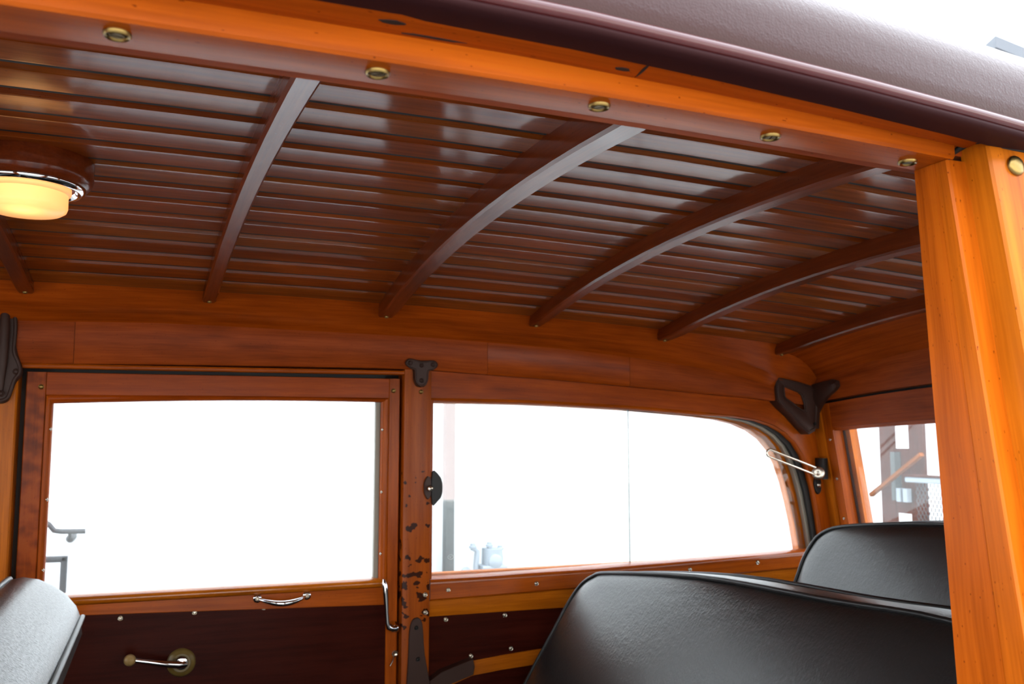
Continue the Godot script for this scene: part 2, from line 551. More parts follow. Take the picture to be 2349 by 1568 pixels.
func build_ceiling() -> void:
	var c := thing("ceiling", "arched slatted wooden ceiling of varnished strips over crosswise roof bows", "ceiling", Vector3.ZERO, "", "structure")
	# slats: one each, running lengthwise with a gap between neighbours
	var pitch := 0.0753
	for n in range(-2, 14):
		var zn := 1.1433 - pitch * n          # gap line on the near side of this slat
		var secs := []
		for x in XS:
			var sec := []
			# sloped near edge, small quirk, flat face, eased far edge
			for q in [[0.0, 0.010], [0.0, 0.0042], [0.0008, 0.0034], [0.0060, 0.0017], [0.0110, 0.0004], [0.0122, 0.0010], [0.0132, 0.0002], [0.0150, 0.0], [0.0180, -0.0001], [0.0400, 0.0002], [0.0610, -0.0001], [0.0635, 0.0], [0.0652, 0.0008], [0.0660, 0.0024], [0.0660, 0.010]]:
				var z: float = zn - 0.0025 - q[0]
				sec.append(Vector3(x, roof_y(x, z) + q[1], z))
			secs.append(sec)
		var slat := part(c, "slat", loft(MB.new(), secs, true, true, 0.93), mats.slat[(n * 7 + 40) % 4])
		# black strip that paints in the shade of the open gap beyond it
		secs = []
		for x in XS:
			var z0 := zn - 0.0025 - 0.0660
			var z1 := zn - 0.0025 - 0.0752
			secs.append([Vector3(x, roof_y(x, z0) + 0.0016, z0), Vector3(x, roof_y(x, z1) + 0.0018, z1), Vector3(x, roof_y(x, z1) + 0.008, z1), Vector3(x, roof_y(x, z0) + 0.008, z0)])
		part(slat, "gap_shade_strip", loft(MB.new(), secs), mats.deck)
	# dark roof boarding above the slats
	var deck := []
	for x in XS:
		var up := []
		var lo := []
		for i in 11:
			var z := 0.06 + 1.245 * i / 10.0
			lo.append(Vector3(x, roof_y(x, z) + 0.0095, z))
			up.append(Vector3(x, roof_y(x, z) + 0.0148, z))
		up.reverse()
		deck.append(lo + up)
	part(c, "roof_board", loft(MB.new(), deck, true, true, 0.8), mats.deck)
	# roof bows below the slats: [x at far wall, x at near wall, width, depth]
	for b in [[-0.753, -0.745, 0.026, 0.024], [-0.441, -0.424, 0.024, 0.024], [-0.102, -0.160, 0.030, 0.034], [0.228, 0.130, 0.026, 0.026], [0.543, 0.425, 0.030, 0.030], [0.865, 0.765, 0.026, 0.030]]:
		var secs := []
		for i in 17:
			var z := 0.082 + (1.315 - 0.082) * i / 16.0
			var x: float = lerpf(b[0], b[1], (z - 0.09) / 1.11)
			var y := roof_y(x, z) + 0.001
			var d: float = b[3]
			if i == 0 or i == 16: d *= 0.8
			var w: float = b[2]
			secs.append([Vector3(x, y, z), Vector3(x, y - d + 0.003, z), Vector3(x + 0.003, y - d, z), Vector3(x + w - 0.003, y - d, z), Vector3(x + w, y - d + 0.003, z), Vector3(x + w, y, z)])
		var o := part(c, "roof_bow", loft(MB.new(), secs, true, true, 0.85), mats.bow)
		for zz in [0.092, 1.305]:
			var xx: float = lerpf(b[0], b[1], (zz - 0.09) / 1.11) + b[2] * 0.5
			screw(o, Vector3(xx, roof_y(xx, zz) - b[3] * 0.82, zz), Vector3(0, -1, 0.15), 0.8, mats.brass)
	# cove rail between slats and the far header
	for side in 1:
		var secs := []
		for x in [-1.5, -0.74, -0.487, -0.2, 0.023, 0.323, 0.542, 0.68, 0.777, 0.84, 0.90, 0.96, 1.015]:
			var yb := table(COVE_TOP, x)
			var yc := table(HEAD_TOP, x)
			var ya := maxf(yb + 0.012, roof_y(x, 0.09) + 0.004)
			var f := 1.0 - 0.85 * smoothstep(0.80, 0.95, x)
			var p := [Vector2(0.092, ya), Vector2(0.030 + 0.0415 * f, yb + 0.003), Vector2(0.030 + 0.0385 * f, yb - 0.001), Vector2(0.030 + 0.022 * f, lerpf(yb, yc, 0.55) + 0.004), Vector2(0.029, yc - 0.001), Vector2(-0.02, yc), Vector2(-0.02, ya + 0.012), Vector2(0.07, ya + 0.012)]
			var s := []
			for q in p: s.append(Vector3(x, q.y, q.x if side == 0 else 1.49 - q.x))
			secs.append(s)
		part(c, "cove_rail", loft(MB.new(), secs, true, true, 0.9), mats.honey2)
	# curved panel from the last bow down to the rear header
	var grid := []
	for i in 15:
		var z := 0.03 + 1.43 * i / 14.0
		var x0: float = lerpf(0.865, 0.765, (z - 0.09) / 1.11) + 0.02
		var y0 := roof_y(x0, z) - 0.012
		if z < 0.09 or z > 1.40: y0 = minf(y0, 1.60)
		var y1 := rear_head(z)
		var x1 := rear_x(y1) + 0.002
		var s := []
		for k in 7:
			var t := k / 6.0
			s.append(Vector3(lerpf(x0, x1, t), lerpf(y0, y1, t) + 0.012 * sin(PI * t), z))
		for k in range(6, -1, -1):
			var t := k / 6.0
			s.append(Vector3(lerpf(x0, x1, t) + 0.004, lerpf(y0, y1, t) + 0.012 * sin(PI * t) + 0.012, z))
		grid.append(s)
	part(c, "rear_cove_panel", loft(MB.new(), grid, true, true, 0.8), mats.honey2)
	# vinyl covered outer roof with rolled edge
	var secs2 := []
	for x in [-1.6, -1.0, -0.7, -0.5, -0.4, -0.3, -0.2, -0.1, 0.0, 0.15, 0.3, 0.5, 0.7, 0.9, 1.0, 1.06, 1.09]:
		var fall: float = 0.0 if x < 0.85 else -0.085 * pow((x - 0.85) / 0.24, 2.2)
		var top := []
		var dy := drip_y(minf(x, 0.3)) - 1.5765
		var sag: float = 0.028 * pow(maxf(0.0, x + 0.5), 2.0)
		for q in [[1.550, 1.5845], [1.5495, 1.5985], [1.5485, 1.6105], [1.545, 1.6215], [1.538, 1.6325], [1.527, 1.6430], [1.509, 1.6535], [1.483, 1.6645], [1.45, 1.675], [1.40, 1.688], [1.32, 1.708], [1.2, 1.726], [1.0, 1.743], [0.745, 1.751], [0.49, 1.745], [0.29, 1.729], [0.15, 1.714], [0.06, 1.703], [0.0, 1.694], [-0.035, 1.680], [-0.06, 1.655], [-0.076, 1.62], [-0.083, 1.572]]:
			var up := clampf((q[1] - 1.6) / 0.08, 0.0, 1.0)
			top.append(Vector3(x, q[1] + dy * 0.8 * (1.0 - up) + fall * (0.3 + 0.7 * up) - sag * up, q[0] + near_bend(minf(x, 0.0)) * (1.0 if q[0] > 1.3 else 0.0)))
		var low := []
		for k in range(top.size() - 1, -1, -1):
			var p: Vector3 = top[k]
			low.append(Vector3(p.x, p.y - 0.004, lerpf(p.z, 0.745, 0.006)))
		secs2.append(top + low)
	part(c, "roof_covering", loft(MB.new(), secs2, true, true, 0.6), mats.roofskin, "dark maroon grained vinyl roof covering")

# ---------------------------------------------------------------- far side wall
func build_far_wall() -> void:
	var w := thing("wall_left", "varnished wooden side wall beyond the seats with header, posts and panels", "wall", Vector3.ZERO, "", "structure")
	# header boards, butted end to end
	var cuts := [-1.5, -0.662, 0.152, 0.50, 1.015]
	for i in 4:
		var secs := []
		var xa: float = cuts[i] + 0.0004
		var xb: float = cuts[i + 1] - 0.0004
		for k in 7:
			var x := lerpf(xa, xb, k / 6.0)
			var t := table(HEAD_TOP, x)
			var l := table(HEAD_LOW, x)
			secs.append([Vector3(x, t, -0.02), Vector3(x, t, 0.030), Vector3(x, l + 0.004, 0.030), Vector3(x, l, 0.027), Vector3(x, l, -0.02)])
		part(w, "header_board", loft(MB.new(), secs), mats.header if i != 2 else mats.honey2)
	# bead under the header over the door
	part(w, "header_bead", bar(MB.new(), Vector3(-0.752, 1.5335, 0.012), Vector3(-0.031, 1.5385, 0.012), Vector3.UP, Vector3.BACK, 0.009, 0.022, 0.003), mats.honey)
	# posts
	part(w, "front_post", slab(MB.new(), Vector3(-0.86, 0.55, -0.03), Vector3(-0.752, 1.545, 0.022), 0.003), mats.amber)
	part(w, "front_door_panel", slab(MB.new(), Vector3(-1.5, 0.55, -0.03), Vector3(-0.862, 1.10, 0.0), 0.003), mats.mahogany)
	part(w, "front_door_stile", slab(MB.new(), Vector3(-0.94, 1.10, -0.03), Vector3(-0.862, 1.535, 0.0), 0.003), mats.honey)
	var post := part(w, "centre_post", bar(MB.new(), Vector3(-0.0005, 0.55, -0.006), Vector3(-0.0005, 1.547, -0.006), Vector3.RIGHT, Vector3.BACK, 0.059, 0.054, 0.002, 2, true), post_material())
	screw(post, Vector3(0.006, 1.499, 0.0215), Vector3.BACK, 0.9, mats.brass)
	screw(post, Vector3(0.019, 1.079, 0.0215))
	screw(post, Vector3(0.020, 1.043, 0.0215))
	# black shadow gap behind the door edges: the body flange that the door shuts against
	part(w, "door_seal", slab(MB.new(), Vector3(-0.757, 0.55, -0.055), Vector3(-0.70, 1.535, -0.035), 0.001), mats.rubber)
	part(w, "door_seal", slab(MB.new(), Vector3(-0.757, 1.49, -0.060), Vector3(-0.02, 1.565, -0.035), 0.001), mats.rubber)
	part(w, "door_seal", slab(MB.new(), Vector3(-0.06, 0.55, -0.055), Vector3(-0.02, 1.535, -0.035), 0.001), mats.rubber)
	# sill rail under the quarter window
	var secs := []
	for k in 9:
		var x := lerpf(0.033, 1.075, k / 8.0)
		var t := 1.108 + 0.019 * pow(k / 8.0, 1.6)
		var l := 1.064 + 0.024 * pow(k / 8.0, 1.3)
		secs.append([Vector3(x, t, -0.035), Vector3(x, t, 0.006), Vector3(x, t - 0.002, 0.010), Vector3(x, t - 0.006, 0.012), Vector3(x, t - 0.010, 0.0125), Vector3(x, t - 0.0105, 0.0115), Vector3(x, l + 0.003, 0.0115), Vector3(x, l, 0.009), Vector3(x, l, -0.035)])
	var sill := part(w, "sill_rail", loft(MB.new(), secs, true, true, 0.8), mats.sill_rail)
	for p in [[0.072, 1.086], [0.273, 1.088], [0.661, 1.099], [0.850, 1.106]]:
		screw(sill, Vector3(p[0], p[1] - 0.002, 0.0115))
	# second rail
	secs = []
	for k in 7:
		var x := lerpf(0.033, 1.075, k / 6.0)
		var t := 1.0632 + 0.024 * pow(k / 6.0, 1.3)
		var l := 1.0305 - 0.004 * (k / 6.0)
		secs.append([Vector3(x, t, -0.03), Vector3(x, t, 0.004), Vector3(x, t - 0.0015, 0.0055), Vector3(x, l + 0.002, 0.0055), Vector3(x, l, 0.004), Vector3(x, l, -0.03)])
	part(w, "belt_rail", loft(MB.new(), secs), mats.amber)
	# dark panel below, with its screws, and the bent strip over the wheel arch
	var pan := part(w, "side_panel", slab(MB.new(), Vector3(0.030, 0.55, -0.02), Vector3(1.08, 1.031, 0.0015), 0.001), mats.mahogany)
	for p in [[0.070, 1.022], [0.203, 1.022], [0.126, 0.943], [0.217, 0.951], [0.345, 1.022], [0.36, 0.955]]:
		screw(pan, Vector3(p[0], p[1], 0.0015))
	var st := []
	for p in [[0.02, 0.865, 0.895], [0.07, 0.884, 0.915], [0.130, 0.903, 0.933], [0.194, 0.909, 0.939], [0.285, 0.914, 0.945], [0.42, 0.912, 0.943], [0.6, 0.88, 0.91]]:
		st.append([Vector3(p[0], p[1], 0.001), Vector3(p[0], p[1], 0.005), Vector3(p[0], p[2], 0.005), Vector3(p[0], p[2], 0.001)])
	part(w, "arch_strip", loft(MB.new(), st, true, true, 0.9), mats.amber)

func post_material() -> StandardMaterial3D:
	# the post's own grain with the dark scuffs and chipped varnish of its lower half
	var w := 1024
	var h := 256
	var im := grain_image(29)
	im.resize(w, h, Image.INTERPOLATE_CUBIC)
	var f := FastNoiseLite.new()
	f.noise_type = FastNoiseLite.TYPE_SIMPLEX_SMOOTH
	f.frequency = 0.035
	f.fractal_octaves = 3
	f.seed = 77
	# u runs up the post (0.55 to 1.547 m); the face towards the seats lies in v 0.06 to 0.30
	var marks := [[1.215, 0.010, 0.5], [1.180, 0.008, 0.3], [1.150, 0.010, 0.55], [1.120, 0.007, 1.0], [1.098, 0.012, 0.9], [1.076, 0.014, 0.8], [1.035, 0.02, 0.3], [1.30, 0.03, 0.15]]
	for x in w:
		var y := 0.55 + 0.997 * x / w
		var k := 0.0
		for m in marks: k = maxf(k, m[2] * clampf(1.4 - absf(y - m[0]) / m[1], 0.0, 1.0))
		if k <= 0.0: continue
		for v in h:
			var nz := f.get_noise_2d(x * 1.1, v * 0.8)
			if nz > 0.52 - 0.52 * k:
				var c := im.get_pixel(x, v)
				im.set_pixel(x, v, Color(c.r * 0.36, c.g * 0.33, c.b * 0.33))
	return wood(ImageTexture.create_from_image(im), Color(0.66, 0.32, 0.06), 0.5, 0.25, 0.25)

# ---------------------------------------------------------------- far side door
func build_far_door() -> void:
	var d := thing("door_1", "closed wooden rear door across the cabin with dark panel and chrome handles", "door", Vector3.ZERO, "", "structure")
	var zf := 0.002
	var left := part(d, "stile", slab(MB.new(), Vector3(-0.741, 0.56, -0.034), Vector3(-0.7075, 1.5235, zf), 0.0015), mats.figured)
	var right := part(d, "stile", slab(MB.new(), Vector3(-0.0585, 0.56, -0.034), Vector3(-0.0345, 1.5265, zf), 0.0015), mats.honey)
	screw(left, Vector3(-0.716, 1.496, zf), Vector3.BACK, 0.95, mats.brass)
	screw(right, Vector3(-0.049, 1.501, zf), Vector3.BACK, 0.95, mats.brass)
	var s := []
	for k in 5:
		var x := lerpf(-0.7072, -0.0588, k / 4.0)
		var t := lerpf(1.5235, 1.5265, k / 4.0)
		var l := 1.481 + 0.004 * k / 4.0
		s.append([Vector3(x, t, -0.034), Vector3(x, t, zf - 0.001), Vector3(x, t - 0.001, zf), Vector3(x, l + 0.001, zf), Vector3(x, l, zf - 0.001), Vector3(x, l, -0.034)])
	part(d, "top_rail", loft(MB.new(), s), mats.honey2)
	# beads round the window, mitred; the top one is gently arched
	var beads := [
		[[-0.704, 1.4795], [-0.695, 1.466], [-0.443, 1.483], [-0.443, 1.4755], [-0.060, 1.4845], [-0.073, 1.4765]],
	]
	s = []
	for k in 9:
		var t := k / 8.0
		var xo := lerpf(-0.7065, -0.0590, t)
		var xi := lerpf(-0.6945, -0.0730, t)
		var yo := lerpf(1.4805, 1.4850, t) + 0.002 * sin(PI * t)
		var yi := lerpf(1.4655, 1.4765, t) + 0.0045 * sin(PI * t)
		s.append([Vector3(xo, yo, -0.012), Vector3(xo, yo, zf + 0.0005), Vector3(lerpf(xo, xi, 0.35), lerpf(yo, yi, 0.35), zf + 0.003), Vector3(lerpf(xo, xi, 0.75), lerpf(yo, yi, 0.75), zf + 0.001), Vector3(xi, yi, zf - 0.005), Vector3(xi, yi, -0.012)])
	part(d, "window_bead", loft(MB.new(), s, true, true, 0.6), mats.honey2)
	for side in 2:
		s = []
		for k in 2:
			var yo: float = [1.096, 1.4805 if side == 0 else 1.4850][k]
			var yi: float = [1.110, 1.4655 if side == 0 else 1.4765][k]
			var xo: float = -0.7065 if side == 0 else -0.0590
			var xi: float = -0.6945 if side == 0 else -0.0730
			s.append([Vector3(xo, yo, -0.012), Vector3(xo, yo, zf + 0.0005), Vector3(lerpf(xo, xi, 0.35), lerpf(yo, yi, 0.35), zf + 0.003), Vector3(lerpf(xo, xi, 0.75), lerpf(yo, yi, 0.75), zf + 0.001), Vector3(xi, yi, zf - 0.005), Vector3(xi, yi, -0.012)])
		var o := part(d, "window_bead", loft(MB.new(), s, true, true, 0.6), mats.honey)
		for y in ([1.418, 1.289, 1.162] if side == 0 else [1.419, 1.290, 1.164]):
			screw(o, Vector3(-0.6965 if side == 0 else -0.0715, y, zf - 0.001), Vector3(1.0 if side == 0 else -1.0, 0, 0.6), 0.62)
	# window sill with rounded nose
	s = []
	for k in 2:
		var x: float = [-0.7065, -0.0590][k]
		s.append([Vector3(x, 1.114, -0.034), Vector3(x, 1.1135, -0.010), Vector3(x, 1.1125, 0.001), Vector3(x, 1.110, 0.0065), Vector3(x, 1.1055, 0.0095), Vector3(x, 1.1005, 0.0085), Vector3(x, 1.0975, 0.004), Vector3(x, 1.096, 0.002), Vector3(x, 1.094, -0.034)])
	part(d, "window_sill", loft(MB.new(), s, true, true, 0.6), mats.sill)
	s = []
	for k in 3:
		var x := lerpf(-0.7072, -0.0588, k / 2.0)
		var l := lerpf(1.079, 1.060, k / 2.0)
		s.append([Vector3(x, 1.0955, -0.03), Vector3(x, 1.0955, zf), Vector3(x, l + 0.001, zf), Vector3(x, l, zf - 0.001), Vector3(x, l, -0.03)])
	part(d, "belt_rail", loft(MB.new(), s), mats.honey)
	var pan := part(d, "door_panel", slab(MB.new(), Vector3(-0.7075, 0.56, -0.02), Vector3(-0.0585, 1.0775, -0.0005), 0.0008), mats.mahogany, "dark reddish brown veneered panel")
	for p in [[-0.563, 1.069], [-0.432, 1.071], [-0.303, 1.072], [-0.173, 1.071]]:
		screw(pan, Vector3(p[0], p[1] - 0.002, -0.0005), Vector3.BACK, 1.0)
	# pane and its felt-lined channel at the latch side
	part(d, "pane", slab(MB.new(), Vector3(-0.7, 1.10, -0.025), Vector3(-0.066, 1.486, -0.021), 0.0005), mats.glass)
	part(d, "glass_channel", slab(MB.new(), Vector3(-0.0825, 1.11, -0.030), Vector3(-0.072, 1.478, -0.014), 0.001), mats.channel)
	# pull handle
	var h := Node3D.new()
	h.name = "pull_handle"
	d.add_child(h)
	var mb := MB.new()
	for x in [-0.3165, -0.2205]:
		lathe(mb, Vector3(x, 1.0885, zf), Vector3.BACK, [[0.0085, 0.0], [0.0085, 0.0025], [0.0075, 0.0045], [0.004, 0.006], [0.0001, 0.006]], 20)
	part(h, "lug", mb, mats.chrome)
	for x in [-0.3165, -0.2205]: screw(h, Vector3(x, 1.0885, zf + 0.006), Vector3.BACK, 0.8)
	var pts := []
	var rad := []
	for k in 15:
		var t := k / 14.0
		pts.append(Vector3(lerpf(-0.311, -0.226, t), 1.087 - 0.007 * sin(PI * t), zf + 0.007 + 0.018 * pow(sin(PI * t), 0.7)))
		rad.append(0.0032 + 0.0024 * sin(PI * t))
	part(h, "grip", tube(MB.new(), pts, rad, 12), mats.chrome)
	# window crank
	var c := Node3D.new()
	c.name = "window_crank"
	d.add_child(c)
	part(c, "escutcheon", lathe(MB.new(), Vector3(-0.453, 0.978, -0.0005), Vector3.BACK, [[0.026, 0.0], [0.026, 0.002], [0.022, 0.006], [0.017, 0.009], [0.0165, 0.007], [0.012, 0.007], [0.0001, 0.007]], 32), mats.bakelite, "olive bakelite ring behind the crank")
	part(c, "hub", lathe(MB.new(), Vector3(-0.453, 0.980, 0.006), Vector3.BACK, [[0.0125, 0.0], [0.0125, 0.012], [0.011, 0.016], [0.007, 0.0175], [0.0001, 0.018]], 24), mats.chrome)
	part(c, "arm", tube(MB.new(), [Vector3(-0.444, 0.978, 0.018), Vector3(-0.458, 0.979, 0.023), Vector3(-0.48, 0.983, 0.027), Vector3(-0.51, 0.990, 0.031), Vector3(-0.538, 0.996, 0.033)], [0.0055, 0.0072, 0.0062, 0.0045, 0.004], 14), mats.chrome)
	part(c, "knob", lathe(MB.new(), Vector3(-0.543, 0.9965, 0.026), Vector3(0.0, 0.1, 1.0), [[0.0001, 0.0], [0.006, 0.001], [0.0095, 0.006], [0.0105, 0.013], [0.009, 0.021], [0.005, 0.0255], [0.0001, 0.0265]], 24), mats.horn, "cream coloured crank knob")
	# latch lever standing up from its hub
	var l := Node3D.new()
	l.name = "latch_lever"
	d.add_child(l)
	part(l, "hub", lathe(MB.new(), Vector3(-0.044, 1.016, zf), Vector3.BACK, [[0.0115, 0.0], [0.0115, 0.003], [0.009, 0.006], [0.0085, 0.02], [0.0075, 0.026], [0.004, 0.029], [0.0001, 0.030]], 24), mats.chrome)
	mb = MB.new()
	var lev := [Vector3(-0.044, 1.016, 0.026), Vector3(-0.052, 1.016, 0.030), Vector3(-0.0595, 1.020, 0.032), Vector3(-0.0625, 1.03, 0.033), Vector3(-0.0645, 1.05, 0.034), Vector3(-0.066, 1.07, 0.035), Vector3(-0.068, 1.09, 0.036), Vector3(-0.070, 1.105, 0.036), Vector3(-0.0715, 1.117, 0.035)]
	tube(mb, lev, [0.0062, 0.0060, 0.0050, 0.0042, 0.0042, 0.0050, 0.0062, 0.0058, 0.0022], 14)
	part(l, "lever", mb, mats.chrome)
	# small lock with its key
	var k2 := Node3D.new()
	k2.name = "door_lock"
	d.add_child(k2)
	part(k2, "lock_barrel", lathe(MB.new(), Vector3(-0.0385, 0.961, zf), Vector3.BACK, [[0.0068, 0.0], [0.0068, 0.003], [0.0055, 0.004], [0.0035, 0.002], [0.0001, 0.002]], 20), mats.nickel)
	part(k2, "key", tube(MB.new(), [Vector3(-0.040, 0.9575, 0.005), Vector3(-0.045, 0.949, 0.010), Vector3(-0.051, 0.9395, 0.013)], [0.0012, 0.0016, 0.0012], 8), mats.nickel)

# ---------------------------------------------------------------- quarter window
const Q_IN := [[0.031, 1.487], [0.14, 1.487], [0.247, 1.486], [0.353, 1.483], [0.509, 1.477], [0.698, 1.465], [0.80, 1.457], [0.873, 1.446], [0.915, 1.434], [0.950, 1.416], [0.979, 1.391], [1.0, 1.362], [1.016, 1.325], [1.03, 1.276], [1.043, 1.205], [1.055, 1.12]]
const Q_OUT := [[0.031, 1.545], [0.14, 1.5415], [0.247, 1.537], [0.353, 1.531], [0.509, 1.5205], [0.698, 1.508], [0.82, 1.502], [0.91, 1.50], [0.975, 1.495], [1.01, 1.485], [1.028, 1.46], [1.045, 1.42], [1.055, 1.36], [1.066, 1.29], [1.083, 1.20], [1.098, 1.12]]
const Q_EDGE := [[0.036, 1.477], [0.14, 1.477], [0.247, 1.476], [0.353, 1.473], [0.509, 1.467], [0.698, 1.455], [0.78, 1.448], [0.838, 1.438], [0.883, 1.423], [0.918, 1.402], [0.945, 1.375], [0.965, 1.342], [0.981, 1.300], [0.995, 1.25], [1.008, 1.19], [1.02, 1.115]]

func build_quarter_window() -> void:
	var w := thing("window_1", "long rear quarter window with rounded upper corner and two sliding panes", "window", Vector3.ZERO, "", "structure")
	# frame between header and opening: top run, then the bent corner
	for r in [[0, 8], [8, 15]]:
		var s := []
		for k in range(r[0], r[1] + 1):
			var a := Vector2(Q_OUT[k][0], Q_OUT[k][1])
			var b := Vector2(Q_IN[k][0], Q_IN[k][1])
			s.append([Vector3(a.x, a.y, -0.028), Vector3(a.x, a.y, 0.004), Vector3(b.x, b.y, 0.004), Vector3(b.x, b.y, -0.028)])
		part(w, "frame_rail", loft(MB.new(), s, true, true, 0.9), mats.honey2 if r[0] == 0 else mats.honey)
	# bead lining the opening
	var mb_s := []
	for k in Q_IN.size():
		var a := Vector2(Q_IN[k][0], Q_IN[k][1])
		var e := Vector2(Q_EDGE[k][0], Q_EDGE[k][1])
		var dir := (e - a).normalized()
		var b := a + dir * (0.009 if k < 8 else lerpf(0.009, 0.004, minf(1.0, (k - 7) / 3.0)))
		mb_s.append([Vector3(a.x, a.y, -0.014), Vector3(a.x, a.y, 0.0045), Vector3(lerpf(a.x, b.x, 0.5), lerpf(a.y, b.y, 0.5), 0.0065), Vector3(b.x, b.y, 0.002), Vector3(b.x, b.y, -0.014)])
	part(w, "window_bead", loft(MB.new(), mb_s, true, true, 0.6), mats.honey)
	var vb := MB.new()
	bar(vb, Vector3(0.0335, 1.108, -0.004), Vector3(0.0335, 1.482, -0.004), Vector3.RIGHT, Vector3.BACK, 0.009, 0.020, 0.002)
	part(w, "window_bead", vb, mats.honey)
	# steel glass channel with rubber lip, then the outer frame further out
	for spec in [[0.55, 0.45, -0.022, -0.012, "rubber_lip", mats.rubber], [0.62, 0.66, -0.036, -0.0225, "glass_channel", mats.channel], [0.70, 1.25, -0.062, -0.0365, "outer_frame", mats.amber]]:
		var s := []
		for k in Q_IN.size():
			var a := Vector2(Q_IN[k][0], Q_IN[k][1])
			var e := Vector2(Q_EDGE[k][0], Q_EDGE[k][1])
			var o := Vector2(Q_OUT[k][0], Q_OUT[k][1])
			var dir := (e - a)
			var far: float = spec[1]
			# along the top run the outer frame stays out of sight
			var lim: float = 1.0 if k > 7 else lerpf(0.75, 1.0, maxf(0.0, k - 4.0) / 4.0)
			if spec[4] == "outer_frame": far *= lim
			var p := a + dir * far
			var q := a.lerp(o, 0.6)
			s.append([Vector3(q.x, q.y, spec[2]), Vector3(q.x, q.y, spec[3]), Vector3(p.x, p.y, spec[3]), Vector3(p.x, p.y, spec[2])])
		part(w, spec[4], loft(MB.new(), s, true, true, 0.8), spec[5])
	# lower track
	part(w, "lower_track", slab(MB.new(), Vector3(0.036, 1.092, -0.060), Vector3(1.06, 1.1125, -0.036), 0.002), mats.amber)
	part(w, "track_gap", slab(MB.new(), Vector3(0.036, 1.092, -0.0355), Vector3(1.06, 1.1045, -0.0305), 0.001), mats.rubber)
	# two panes, one sliding behind the other
	var g := []
	var pane1 := PackedVector2Array()
	for k in 6: pane1.append(Vector2(minf(Q_EDGE[k][0], 0.527), Q_EDGE[k][1] + 0.004))
	pane1.append(Vector2(0.527, 1.465)); pane1.append(Vector2(0.527, 1.106)); pane1.append(Vector2(0.031, 1.106))
	var arr1 := [Vector2(0.031, 1.106), Vector2(0.527, 1.106), Vector2(0.527, 1.470), Vector2(0.353, 1.477), Vector2(0.031, 1.481)]
	part(w, "pane", plate(MB.new(), arr1, -0.0345, -0.0310, 0.0005), mats.glass)
	var arr2 := [Vector2(0.515, 1.106), Vector2(1.03, 1.106), Vector2(1.014, 1.19), Vector2(1.0, 1.25), Vector2(0.986, 1.30), Vector2(0.97, 1.344), Vector2(0.95, 1.378), Vector2(0.922, 1.406), Vector2(0.886, 1.427), Vector2(0.84, 1.442), Vector2(0.698, 1.459), Vector2(0.515, 1.471)]
	part(w, "pane", plate(MB.new(), arr2, -0.0400, -0.0365, 0.0005), mats.glass)
	part(w, "pane_edge", slab(MB.new(), Vector3(0.5262, 1.108, -0.0352), Vector3(0.5285, 1.470, -0.0303), 0.0006), mats.glass_edge)
	# maker's oval etched in the glass corner
	var ring := []
	for k in 24:
		var a := TAU * k / 24.0
		ring.append(Vector3(0.0902 + 0.0062 * cos(a), 1.146 + 0.0047 * sin(a), -0.0308))
	var em := tube(MB.new(), ring, [0.00035], 6, true)
	for q in [[-0.002, 0.001, 0.0016], [0.0015, 0.001, 0.0014], [-0.0008, -0.0012, 0.0026]]:
		slab(em, Vector3(0.0902 + q[0] - q[2] * 0.5, 1.146 + q[1] - 0.0004, -0.0310), Vector3(0.0902 + q[0] + q[2] * 0.5, 1.146 + q[1] + 0.0004, -0.0306), 0.0001)
	part(w, "etched_mark", em, mats.etch, "small oval etched mark in the glass")

# ---------------------------------------------------------------- rear wall and tailgate window
func band(z0: float, z1: float, top: Callable, low: Callable, xo0: float, xo1: float, n := 14) -> Array:
	var s := []
	for i in n + 1:
		var z := lerpf(z0, z1, float(i) / n)
		var t: float = top.call(z)
		var l: float = low.call(z)
		s.append([Vector3(rear_x(t) + xo1, t, z), Vector3(rear_x(t) + xo0, t, z), Vector3(rear_x(l) + xo0, l, z), Vector3(rear_x(l) + xo1, l, z)])
	return s

